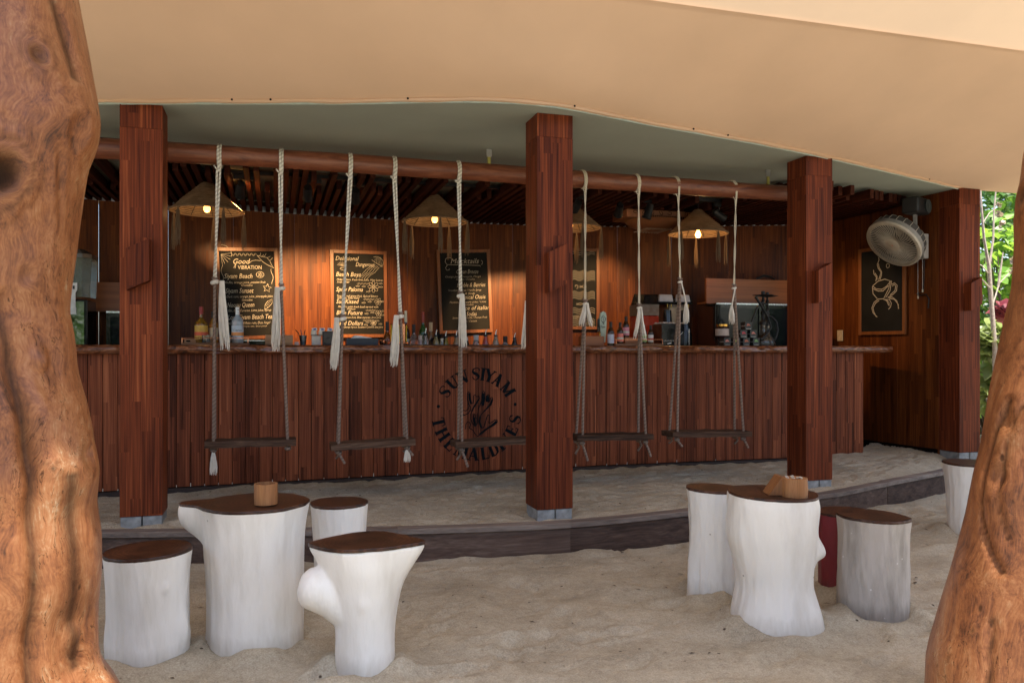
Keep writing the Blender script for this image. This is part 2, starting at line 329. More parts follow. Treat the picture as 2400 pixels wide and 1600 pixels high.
# ------------------------------------------------------------------ kerb
M_kcap = wood('kerb_cap_wood', [(0.06, 0.045, 0.038), (0.125, 0.095, 0.08), (0.20, 0.16, 0.135), (0.30, 0.25, 0.21)], axis='x', sx=20, sl_=1.2, rough=0.8, bump=0.3)
k = thing('timber_kerb', 'curved dark grey timber kerb edging the raised sand before the bar', 'kerb')
cuts = [-4.4, -2.9, -1.55, -0.28, 0.72, 1.80, 2.92, 3.95, 4.85, 5.75, 6.7, 7.8]
for i in range(len(cuts)-1):
    n = 8; mb = MB(); cap = MB(); o0, o1 = cuts[i]+0.0008, cuts[i+1]-0.0008
    pts = []
    for j in range(n+1):
        u = o0+(o1-o0)*j/n; e = 0.01; tv = Vector((2*e, kerbv(u+e)-kerbv(u-e), 0)).normalized(); nrm = Vector((tv.y, -tv.x, 0))
        pts.append((Vector((u, kerbv(u), 0)), nrm))
    def strip(m, d0, d1, z0, z1, ch):
        V = []; F = []
        for p, nn in pts:
            for d, z in ((d0, z0), (d0, z1-ch), (d0-ch, z1), (d1, z1), (d1, z0)): q = p+nn*d; V.append((q.x, q.y, z))
        for a in range(n):
            for b in range(5): F.append((a*5+b, a*5+(b+1) % 5, (a+1)*5+(b+1) % 5, (a+1)*5+b))
        F.append((0, 1, 2, 3, 4)); F.append(tuple(n*5+b for b in (4, 3, 2, 1, 0))); m.add(V, F)
    jz = random.uniform(-0.003, 0.003)
    strip(mb, random.uniform(-0.002, 0.002), -0.05, -0.33, -0.047+jz, 0.004)
    mb.build('face_board', M_kerb, k, 30)
    strip(cap, 0.016, -0.075, -0.045+jz, -0.012+jz, 0.006)
    cap.build('cap_board', M_kcap, k, 30)
# ------------------------------------------------------------------ posts
M_block = plain('post_shoe', (0.24, 0.25, 0.255), 0.8, var=0.35, vs_=18, bump=0.2)
M_dark = plain('dark_gap', (0.008, 0.005, 0.004), 0.9, spec=0.05)
def post(u, v, z0, label, size=0.245, boxz=1.5, shoe=0.045):
    t = thing('timber_post', label, 'post', (u, v, z0), 0, 'posts carrying the bar roof')
    MB().box(0, size, 0, size, shoe, CEIL-0.151-z0).build('shaft', M_post, t, bevel=0.0015)
    MB().box(0.0003, size-0.0003, 0.0003, size-0.0003, CEIL-0.150-z0, CEIL-0.001-z0).build('head_block', M_post, t, bevel=0.0012)
    for a, b in ((0.004, 0.122), (0.130, size-0.004)): MB().box(a, b, 0.004, size-0.004, -0.12, shoe-0.002).build('shoe_block', M_block, t, bevel=0.004)
    # box light: a parallelogram front, its top and bottom cut on the rake
    m = MB(); x0, x1 = size*0.21, size*0.73; d = 0.085; z = boxz-z0; h = 0.255; s = 0.062
    P = [(x0, -d, z), (x1, -d, z+s), (x1, -0.001, z+s), (x0, -0.001, z)]
    m.add(P+[(p[0], p[1], p[2]+h) for p in P], [(0, 3, 2, 1), (0, 1, 5, 4), (1, 2, 6, 5), (2, 3, 7, 6), (3, 0, 4, 7)])
    m.add([(x0+.008, -d+.008, z+h-.03), (x1-.008, -d+.008, z+s+h-.03), (x1-.008, -.006, z+s+h-.03), (x0+.008, -.006, z+h-.03)], [(0, 1, 2, 3)])
    m.build('light_box', M_post, t)
    return t
post(-0.914, 5.42, 0.0, 'square red timber post at the swing beside the good vibration board', boxz=1.44)
post(1.62, 4.90, 0.0, 'square red timber post standing before the round painted emblem', boxz=1.44)
post(4.008, 5.39, 0.0, 'square red timber post in front of the two water pipes', boxz=1.44)
post(6.19, 6.05, 0.085, 'square red timber post beside the green shrubs', boxz=1.44, shoe=0.02)

# ------------------------------------------------------------------ bar counter
bar = thing('bar_counter', 'long red plank bar counter with live edge top and painted round emblem', 'bar counter')
U0, U1 = -3.3, 5.56; PW = 0.0985
n = int((U1-U0)/PW); PW = (U1-U0)/n
pm = MB().box(-PW/2+0.0016, PW/2-0.0016, 0, 0.022, 0.035, 1.046).mesh('plank', bevel=0.0022); pm.materials.append(M_plank)
for i in range(n):
    u = U0+(i+0.5)*PW; sl = (barv(u+.01)-barv(u-.01))/.02
    link('plank', pm, None, bar, (u, barv(u)+random.uniform(-0.0012, 0.0012), 0), (0, 0, math.atan(sl)))
end = MB().box(0, 0.022, 0, 0.094, 0.035, 1.046).mesh('plank', bevel=0.0022); end.materials.append(M_plank)
for j in range(4): link('plank', end, None, bar, (U1, barv(U1)+0.024+j*0.0965, 0))
m = MB()
for i in range(40):
    a = U0+(U1-U0)*i/40; b = U0+(U1-U0)*(i+1)/40
    m.add([(a, barv(a)+0.024, 0), (b, barv(b)+0.024, 0), (b, barv(b)+0.024, 1.04), (a, barv(a)+0.024, 1.04)], [(0, 1, 2, 3)])
m.build('backing', M_dark, bar)
m = MB()
for i in range(60):
    a = U0+(5.62-U0)*i/60; b = U0+(5.62-U0)*(i+1)/60
    for z0, z1, dv in ((-0.07, 0.030, -0.030),):
        m.add([(a, barv(a)+dv, z0), (b, barv(b)+dv, z0), (b, barv(b)+dv, z1), (a, barv(a)+dv, z1), (b, barv(b)+.02, z1), (a, barv(a)+.02, z1)], [(0, 1, 2, 3), (3, 2, 4, 5)])
m.build('plinth', wood('plinth_wood', [(0.010, 0.006, 0.006), (0.022, 0.012, 0.011), (0.04, 0.022, 0.018)], axis='x', rough=0.7), bar)
m = MB()
for i in range(14, n-14):
    u = U0+i*PW
    if random.random() < 0.72:
        h = random.uniform(0.010, 0.028); m.box(u-0.0022, u+0.0022, barv(u)-0.001, barv(u)+0.01, 0.034, 0.034+h)
o = m.build('joint_tip', plain('joint_white', (0.62, 0.6, 0.56), 0.7), bar); o['kind'] = 'stuff'  # short white tips at the foot of the plank joints
# live edge top
us = np.arange(-3.5, 5.845, 0.02); ring = 14; V = []
for u in us:
    e = 0.5+0.5*math.tanh((5.80-u)/0.10); e = max(e, 0.02)
    f = barv(min(u, 5.6))-0.085+0.03*float(vnoise(u, 0, 21, 0.6))+0.016*float(vnoise(u, 0, 22, 0.13))
    zc, hz = 1.079, 0.0335*(0.75+0.25*e)
    for j in range(ring):
        if j < 8:
            q = math.pi*(0.5+j/7.0); x = math.cos(q); z = math.sin(q)
            amp = 0.022+0.014*float(vnoise(u, j*0.35, 23, 0.11))
            V.append((u+(0.02*float(vnoise(z*3, 1, 5, .5)) if u > 5.7 else 0), f+0.03+x*amp*1.2+0.006*float(vnoise(u, j, 25, .05)), zc+z*hz*(1 if abs(z) > .95 else 1.0)))
        else:
            k_ = (j-8)/5.0; V.append((u, f+0.60, zc-hz+2*hz*k_))
m = MB(); nr = len(us)
F = [(a*ring+b, (a+1)*ring+b, (a+1)*ring+(b+1) % ring, a*ring+(b+1) % ring) for a in range(nr-1) for b in range(ring)]
F += [tuple(range(ring)), tuple(reversed([(nr-1)*ring+b for b in range(ring)]))]
m.add(V, F); m.build('counter_top', M_slab, bar, 50)
TOPZ = 1.1125
o = MB().box(-3.3, 5.5, 6.98, 7.42, 0.90, 0.94).build('work_top', plain('steel_top', (0.12, 0.12, 0.12), 0.35, 0.8), bar)
MB().box(0.86, 2.35, 6.63, 6.94, TOPZ-0.001, TOPZ+0.006).build('bar_mat', plain('black_rubber', (0.012, 0.012, 0.013), 0.6), bar)
# painted emblem: letters set round a circle
EC = (1.667, 0.525); ES = 0.4/700
def efn(x, y): return (EC[0]+x, barv(EC[0]+x)-0.0042, EC[1]+y)
TH, TN = 0.27, 0.105
def vbar(x, w, y0=0.0, y1=1.0): return ('r', [(x, y0), (x, y1)], w)
def serif(x, y, hw=0.2): return ('r', [(x-hw, y), (x+hw, y)], 0.085)
GL = {
 'S': (0.86, [('r', [(.84, .70), (.80, .86), (.66, .95), (.44, .96), (.22, .86), (.16, .70), (.28, .57), (.54, .46), (.74, .32), (.70, .14), (.48, .04), (.28, .06), (.13, .16), (.08, .32)], [.05, .12, .08, .08, .13, .2, .25, .28, .25, .15, .09, .08, .11, .05])]),
 'U': (1.0, [('r', [(.2, 1), (.2, .42), (.27, .17), (.5, .05), (.72, .14), (.8, .4), (.8, 1)], [TH, TH, .24, .13, .1, TN, TN]), serif(.2, .96, .22), serif(.8, .96, .17)]),
 'N': (1.05, [vbar(.16, TN), ('r', [(.16, .98), (.86, .02)], TH), vbar(.86, TN), serif(.12, .96, .16), serif(.16, .04, .17), serif(.86, .96, .17)]),
 'I': (0.5, [vbar(.25, TH), serif(.25, .96, .24), serif(.25, .04, .24)]),
 'Y': (1.0, [('r', [(.12, 1), (.5, .45)], TH), ('r', [(.86, 1), (.5, .45)], TN), vbar(.5, TH, 0, .5), serif(.14, .96, .2), serif(.85, .96, .16), serif(.5, .04, .23)]),
 'A': (1.05, [('r', [(.12, 0), (.5, 1)], TN), ('r', [(.48, 1), (.84, 0)], TH), ('r', [(.25, .34), (.75, .34)], .085), serif(.12, .04, .16), serif(.86, .04, .2)]),
 'M': (1.3, [('r', [(.16, 0), (.2, 1)], TN), ('r', [(.22, .98), (.64, .05)], TH), ('r', [(.64, .05), (1.06, .98)], TN), vbar(1.1, TH), serif(.16, .04, .16), serif(1.1, .04, .21), serif(.16, .96, .16), serif(1.12, .96, .18)]),
 'T': (0.95, [vbar(.47, TH), ('r', [(.04, .95), (.9, .95)], .1), ('r', [(.06, .96), (.03, .70)], .07), ('r', [(.88, .96), (.91, .70)], .07), serif(.47, .04, .23)]),
 'H': (1.1, [vbar(.2, TH), vbar(.88, TH), ('r', [(.2, .52), (.88, .52)], .09), serif(.2, .96, .22), serif(.2, .04, .22), serif(.88, .96, .22), serif(.88, .04, .22)]),
 'E': (0.85, [vbar(.22, TH), ('r', [(.05, .955), (.76, .955)], .09), ('r', [(.2, .52), (.62, .52)], .09), ('r', [(.05, .045), (.8, .045)], .09), ('r', [(.74, .97), (.77, .74)], .07), ('r', [(.78, .03), (.81, .28)], .07), ('r', [(.62, .62), (.62, .42)], .06)]),
 'L': (0.82, [vbar(.22, TH), serif(.22, .96, .22), ('r', [(.05, .045), (.76, .045)], .09), ('r', [(.75, .03), (.78, .3)], .07)]),
 'D': (1.0, [vbar(.22, TH), ('r', [(.1, .95), (.5, .95), (.76, .8), (.84, .5), (.76, .2), (.5, .05), (.1, .05)], [.09, .1, .2, .27, .2, .1, .09])]),
 'V': (1.0, [('r', [(.14, 1), (.5, 0)], TH), ('r', [(.5, 0), (.86, 1)], TN), serif(.14, .96, .2), serif(.86, .96, .16)]),
}
M_emb = plain('emblem_paint', (0.006, 0.009, 0.012), 0.8, spec=0.05)
def glyph(ch, ang, outward, hgt=190, rmid=602, ws=150):
    wdt, parts = GL[ch]; a = R(ang); lm = MB()
    for _, pts, wd in parts:
        sub = []; ww = []
        wl = wd if isinstance(wd, (list, tuple)) else [wd]*len(pts)
        for (x, y), q in zip(pts, wl): sub.append(((x-wdt/2)*ws, (y-0.5)*hgt)); ww.append(q*172*ES)
        res = []
        for (x, y) in sub:
            if outward: r = rmid+y; t = a-x/rmid
            else: r = rmid-y; t = a+x/rmid
            res.append((r*math.cos(t)*ES, r*math.sin(t)*ES))
        lm.ribbon(res, ww, efn)
    lm.build('emblem_letter', M_emb, bar)
for ch, a in zip('SUNSIYAM', (146, 128.5, 112, 92.5, 81.5, 71, 57.5, 37.5)): glyph(ch, a, True)
for ch, a in zip('THEMALDIVES', (190.5, 208.5, 226.5, 246, 264.5, 281, 295.5, 307, 318.5, 334, 350.5)): glyph(ch, a, False)
for a in (168, 12.5):
    MB().add([efn((610*math.cos(R(a))+25*math.cos(q*0.5236))*ES, (610*math.sin(R(a))+25*math.sin(q*0.5236))*ES) for q in range(12)], [tuple(range(12))]).build('emblem_dot', M_emb, bar)
HAND = [
 ([(640, 640), (615, 560), (613, 470), (632, 445), (655, 465), (662, 550), (680, 620), (700, 620), (712, 560), (712, 500), (735, 488), (752, 520), (790, 515), (800, 545), (760, 620), (700, 700), (672, 770), (668, 850), (690, 920), (740, 968), (762, 930), (770, 850), (745, 845), (738, 820), (748, 795), (720, 785), (702, 810), (705, 880), (735, 950)], 13),
 ([(640, 470), (648, 560), (672, 630)], 26), ([(790, 560), (720, 660), (680, 740)], 22), ([(715, 830), (725, 900), (745, 955)], 30),
 ([(765, 850), (785, 700), (832, 590), (842, 460), (862, 437), (880, 455), (884, 560), (868, 650), (840, 665), (830, 600)], 12),
 ([(860, 470), (862, 570), (845, 650)], 34),
 ([(905, 600), (912, 510), (935, 492), (955, 500), (948, 560), (935, 610), (955, 600), (975, 540), (1000, 535), (1008, 575), (985, 640), (900, 720), (830, 785), (800, 850), (805, 940), (835, 1000), (870, 975), (895, 900), (915, 830), (935, 795), (960, 800), (958, 860), (945, 920), (985, 915), (1040, 875), (1075, 875), (1078, 910), (1020, 960), (920, 1010), (840, 1075), (770, 1112), (735, 1080), (700, 1020), (640, 985)], 13),
 ([(930, 510), (925, 600)], 26), ([(1000, 560), (960, 650), (870, 745)], 20), ([(812, 820), (800, 900), (830, 985)], 30), ([(1065, 895), (990, 960), (890, 1020), (800, 1085)], 26),
 ([(545, 600), (515, 590), (500, 610), (505, 660), (500, 690), (530, 710), (590, 730), (625, 700), (640, 640)], 12), ([(540, 745), (490, 745), (470, 770), (490, 800), (560, 795), (620, 770), (660, 720), (655, 660), (620, 620)], 13), ([(485, 790), (560, 785)], 22),
 ([(585, 1000), (590, 930), (615, 890), (645, 900), (660, 940), (640, 985)], 12)]
for pts, wd in HAND: MB().ribbon([((x-767)*ES, (780-y)*ES) for x, y in pts], wd*ES*1.05, efn).build('emblem_stroke', M_emb, bar)

# ------------------------------------------------------------------ bar house: walls, ceiling, roof, slats
M_skygap = plain('skygap_strip', (0.55, 0.60, 0.66), 0.35, 0.4, var=0.5, vs_=30)  # pale blue strip painted as daylight showing through gaps above the wall
wl = thing('back_wall', 'glowing orange brown panelled wall behind the bar', 'wall')
acc = -4.6; WH = 2.596
while acc < 5.98:
    b = min(acc+0.60, 6.0); p0 = Vector((acc, wallv(acc), 0)); p1 = Vector((b, wallv(b), 0)); d = p1-p0; L = d.length
    MB().box(0.0008, L-0.0008, 0, 0.03, 0, WH).build('wall_panel', M_wall, wl, loc=p0, rot=(0, 0, math.atan2(d.y, d.x)), bevel=0.001)
    MB().box(0.0, L, -0.004, -0.001, 2.492, 2.55).build('skygap_strip', M_skygap, wl, loc=p0, rot=(0, 0, math.atan2(d.y, d.x)))
    acc = b
sw = thing('side_wall', 'dark panelled side wall carrying the coffee cup board', 'wall')
SWA = math.atan2(-1.43, 0.185); SWD = Vector((0.185, -1.43, 0)).normalized()   # runs from the back corner to the end post
for i in range(3): MB().box(0.001+0.4807*i, 0.4797+0.4807*i, 0, 0.03, 0, 2.596).build('wall_panel', M_wall, sw, loc=Vector((6.0, 7.72, 0))+SWD*0.0, rot=(0, 0, SWA), bevel=0.001)
MB().box(0.0, 1.43, -0.014, -0.001, 0.015, 0.11).build('skirting', M_dark, sw, loc=(6.0, 7.72, 0), rot=(0, 0, SWA))
lw = thing('light_stop_wall', 'panelled end wall added out of view to stop light from the left', 'wall')  # unseen wall added to keep light from entering at the left
MB().box(-4.66, -4.61, 6.9, 8.3, 0, 2.59).build('wall_panel', M_wall, lw)
# ceiling board with the roof above
M_soff = plain('soffit_paint', (0.36, 0.40, 0.345), 0.85, var=0.04, vs_=3, spec=0.2)
rf = thing('bar_roof', 'flat grey green soffit roof over the bar', 'roof')
m = MB(); ed = [(u, roofv(u)) for u in np.linspace(-6, 6.45, 90)]+[(6.62, 6.5)]
back = [(6.62, 9.3), (-6, 9.3)]
ring_ = ed+back; nn = len(ring_)
m.add([(x, y, CEIL) for x, y in ring_]+[(x, y, CEIL+0.22) for x, y in ring_], [tuple(reversed(range(nn))), tuple(range(nn, 2*nn))]+[(i, (i+1) % nn, nn+(i+1) % nn, nn+i) for i in range(nn)])
m.build('soffit', M_soff, rf)
m = MB(); m.tube([(x, y-0.012, CEIL-0.004) for x, y in ed[:-1]], 0.012, 4); m.build('edge_strip', plain('edge_strip', (0.30, 0.36, 0.31), 0.5), rf)
# slats below the ceiling, all square to the bar, their near ends staggered
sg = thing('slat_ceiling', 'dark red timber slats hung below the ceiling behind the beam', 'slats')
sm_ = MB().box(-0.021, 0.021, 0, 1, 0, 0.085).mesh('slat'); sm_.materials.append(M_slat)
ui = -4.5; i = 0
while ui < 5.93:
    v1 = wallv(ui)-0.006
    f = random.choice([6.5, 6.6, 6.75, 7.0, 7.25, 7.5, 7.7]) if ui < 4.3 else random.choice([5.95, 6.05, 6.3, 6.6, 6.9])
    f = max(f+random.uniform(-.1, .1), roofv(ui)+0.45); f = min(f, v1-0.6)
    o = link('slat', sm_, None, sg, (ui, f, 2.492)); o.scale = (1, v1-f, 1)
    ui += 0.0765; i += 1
# ------------------------------------------------------------------ canopy of stretched cloth
def clothmat(name, col, tr, amt):
    m, nt, p = newmat(name); tc = nd(nt, 'ShaderNodeTexCoord').outputs['Object']
    n = nd(nt, 'ShaderNodeTexNoise', {'Vector': tc, 'Scale': 1.4, 'Detail': 5.0}).outputs[0]
    n2 = nd(nt, 'ShaderNodeTexNoise', {'Vector': tc, 'Scale': 400.0, 'Detail': 1.0}).outputs[0]
    c = ramp(nt, n, [(0.28, [x*0.90 for x in col]), (0.72, [min(1, x*1.04) for x in col])])
    nt.links.new(c, p.inputs['Base Color']); p.inputs['Roughness'].default_value = 0.8; p.inputs['Specular IOR Level'].default_value = 0.2
    b = nd(nt, 'ShaderNodeBump', {'Height': n2, 'Strength': 0.12, 'Distance': 0.002}); nt.links.new(b.outputs[0], p.inputs['Normal'])
    t = nd(nt, 'ShaderNodeBsdfTranslucent', {'Color': (*tr, 1)})
    mx = nd(nt, 'ShaderNodeMixShader', {0: amt, 1: p.outputs[0], 2: t.outputs[0]})
    nt.links.new(mx.outputs[0], nt.nodes['Material Output'].inputs[0]); return m
M_cloth = clothmat('canopy_cloth', (0.64, 0.445, 0.30), (0.62, 0.42, 0.26), 0.04)
M_cloth2 = clothmat('canopy_cloth_sunlit', (0.72, 0.55, 0.39), (0.75, 0.56, 0.38), 0.14)  # lighter base colour put in for sunlight on the outer panel
cp = thing('canopy', 'tan cloth canopy stretched from the bar roof over the sand', 'canopy')
us = np.linspace(-6, 7.8, 140); ts = np.linspace(0, 1, 50); V = np.zeros((50, 140, 3))
SEAM = 4.02
for i, u in enumerate(us):
    b = roofv(u)-0.001 if u < 6.45 else 6.15+0.02*(u-6.45)
    zb = CEIL+0.012
    for j, t in enumerate(ts):
        y = b+(SEAM-b)*t
        z = zb+(3.0-zb)*(t**1.45)+0.010*math.sin(u*2.2+5*t)*t*(1-t)*4+0.010*float(vnoise(u*1.5+t*1.2, t*0.8, 17, 0.6))*(1-t)*min(1, t*6)+0.012*float(vnoise(u*2.2+t*2.5, t*0.8, 18, 0.25))*math.exp(-t*5)*min(1, t*14)
        z -= 0.10*math.exp(-((u-6.6)/1.0)**2)*math.sin(math.pi*min(1, t*1.2))
        V[j, i] = (u, y, z)
o = link('cloth_panel', npmesh('cloth_panel', V.reshape(-1, 3), gridfaces(50, 140)), M_cloth, cp)
us = np.linspace(-6, 8.6, 147); ts = np.linspace(0, 1, 40); V = np.zeros((40, 147, 3))
for i, u in enumerate(us):
    yend = 1.30+0.47*math.exp(-((u+0.22)/0.30)**2)+0.06*math.cos(u*1.3)  # unseen front edge, notched so sun can reach the left trunk
    for j, t in enumerate(ts):
        y = SEAM+0.02+(yend-SEAM-0.02)*t
        V[j, i] = (u, y, 3.004+1.13*t**1.1-0.05*t*math.sin(u*0.6+2*t))  # panel lifted towards its unseen edge to let more sky in
link('cloth_panel', npmesh('cloth_panel', V.reshape(-1, 3), gridfaces(40, 147)), M_cloth2, cp)
m = MB(); pts = []
for q in range(160):
    u = -6+12.45*q/159; pts.append((u, roofv(u)-0.022+0.002*math.sin(q*1.7), CEIL+0.006+0.0018*math.sin(q*0.9)))
m.tube(pts, [0.015+0.003*math.sin(q*0.37)*math.sin(q*1.3) for q in range(160)], 6); m.build('rolled_hem', M_cloth, cp, 40)
for q in range(26):
    u = -1.6+q*0.31+random.uniform(-.14, .14)
    if random.random() < 0.72: continue
    MB().lathe([(0, 0), (.006, .001), (.007, .006), (0, .008)], 8, (u, roofv(u)-0.038, CEIL+0.008), Matrix.Rotation(R(90), 3, 'X')).build('hem_fixing', M_dark, cp)
m = MB(); m.tube([(0.62, 4.93, 2.668), (0.95, 4.45, 2.845), (1.22, 4.05, 2.975)], 0.0025, 4); m.build('seam', M_cloth, cp)

# ------------------------------------------------------------------ swing beam
BV, BZ, BR = 5.9, 2.415, 0.066
bm_ = thing('swing_beam', 'round polished log beam slung behind the posts to carry the swings', 'beam', (0, BV, BZ))
us = np.arange(-3.2, 4.22, 0.03); nt_ = 28; V = np.zeros((len(us), nt_, 3)); q = np.linspace(0, 2*np.pi, nt_, endpoint=False)
for i, u in enumerate(us):
    r = BR*(1.03-0.012*u)+0.006*float(vnoise(u, 0, 31, 0.7)); rr_ = r+0.004*vnoise(u+0*q, q, 33, 0.3)+0.003*vnoise(np.full(nt_, u), np.cos(q)*2, 34, 0.12)
    V[i, :, 0] = u; V[i, :, 1] = rr_*np.cos(q)+0.012*math.sin(u*1.3); V[i, :, 2] = rr_*np.sin(q)+0.01*math.sin(u*0.9+1)
link('log', npmesh('log', V.reshape(-1, 3), gridfaces(len(us), nt_, True)), M_beam, bm_)
M_hang = plain('hanger_steel', (0.36, 0.33, 0.08), 0.5, 0.3); M_galv = plain('galvanised', (0.45, 0.46, 0.45), 0.4, 0.7)
for u in (-2.2, 1.565, 4.01):
    MB().box(u-0.012, u+0.012, -0.004, 0.004, 0.055, CEIL-BZ-0.045).build('hanger', M_hang, bm_)
    MB().box(u-0.02, u+0.02, -0.008, 0.012, CEIL-BZ-0.06, CEIL-BZ-0.002).build('clamp', M_galv, bm_)
# ------------------------------------------------------------------ swings
def ropemat(name, c0, c1, sc_):
    m, nt, p = newmat(name); tc = nd(nt, 'ShaderNodeTexCoord').outputs['Object']
    mp = nd(nt, 'ShaderNodeMapping', {'Vector': tc, 'Rotation': (0, R(38), R(20))}).outputs[0]
    wv = nd(nt, 'ShaderNodeTexWave', {'Vector': mp, 'Scale': sc_, 'Distortion': 0.6}, bands_direction='Z').outputs[1]
    n = nd(nt, 'ShaderNodeTexNoise', {'Vector': tc, 'Scale': 60.0, 'Detail': 3.0}).outputs[0]
    f = mth(nt, 'ADD', mth(nt, 'MULTIPLY', wv, 0.7), mth(nt, 'MULTIPLY', n, 0.4))
    nt.links.new(ramp(nt, f, [(0.15, c0), (0.8, c1)]), p.inputs['Base Color']); p.inputs['Roughness'].default_value = 0.85
    b = nd(nt, 'ShaderNodeBump', {'Height': wv, 'Strength': 0.5, 'Distance': 0.005}); nt.links.new(b.outputs[0], p.inputs['Normal']); return m
M_white = ropemat('cotton_rope', (0.54, 0.49, 0.40), (0.82, 0.78, 0.68), 14)
M_cream = ropemat('thin_cord', (0.60, 0.53, 0.40), (0.80, 0.73, 0.58), 30)
M_brown = ropemat('brown_rope', (0.17, 0.12, 0.093), (0.26, 0.188, 0.148), 14)
M_tass = plain('cotton_tassel', (0.80, 0.76, 0.68), 0.9, var=0.1)
def tassel(mb, top, length, w0, w1, n, r0=0.0022, lean=0.0, seed=0, n_side=4):
    rd = random.Random(seed)
    for i in range(n):
        a = rd.uniform(0, 6.28); q = math.sqrt(rd.random()); l = length*rd.uniform(0.80, 1.06)
        c, s_ = math.cos(a)*q, math.sin(a)*q; pts = []
        for k_ in range(5):
            t = k_/4; w_ = w0+(w1-w0)*min(1, t*1.6)
            pts.append((top[0]+c*w_+lean*t*t+rd.uniform(-.002, .002), top[1]+s_*w_, top[2]-l*t))
        mb.tube(pts, [r0, r0*1.1, r0*1.1, r0, r0*0.6], n_side, cap=False)
def knot(mb, c, r):
    c = Vector(c)
    for ax in range(3):
        pts = []
        for k_ in range(10):
            q = 2*math.pi*k_/10; v = [Vector((math.cos(q), 0.35*math.sin(2*q), 0.8*math.sin(q))), Vector((0.3*math.sin(2*q), math.cos(q), 0.7*math.sin(q))), Vector((math.cos(q), math.sin(q), 0.3*math.sin(q)))][ax]
            pts.append(c+v*r)
        mb.tube(pts, r*0.62, 6, closed=True)
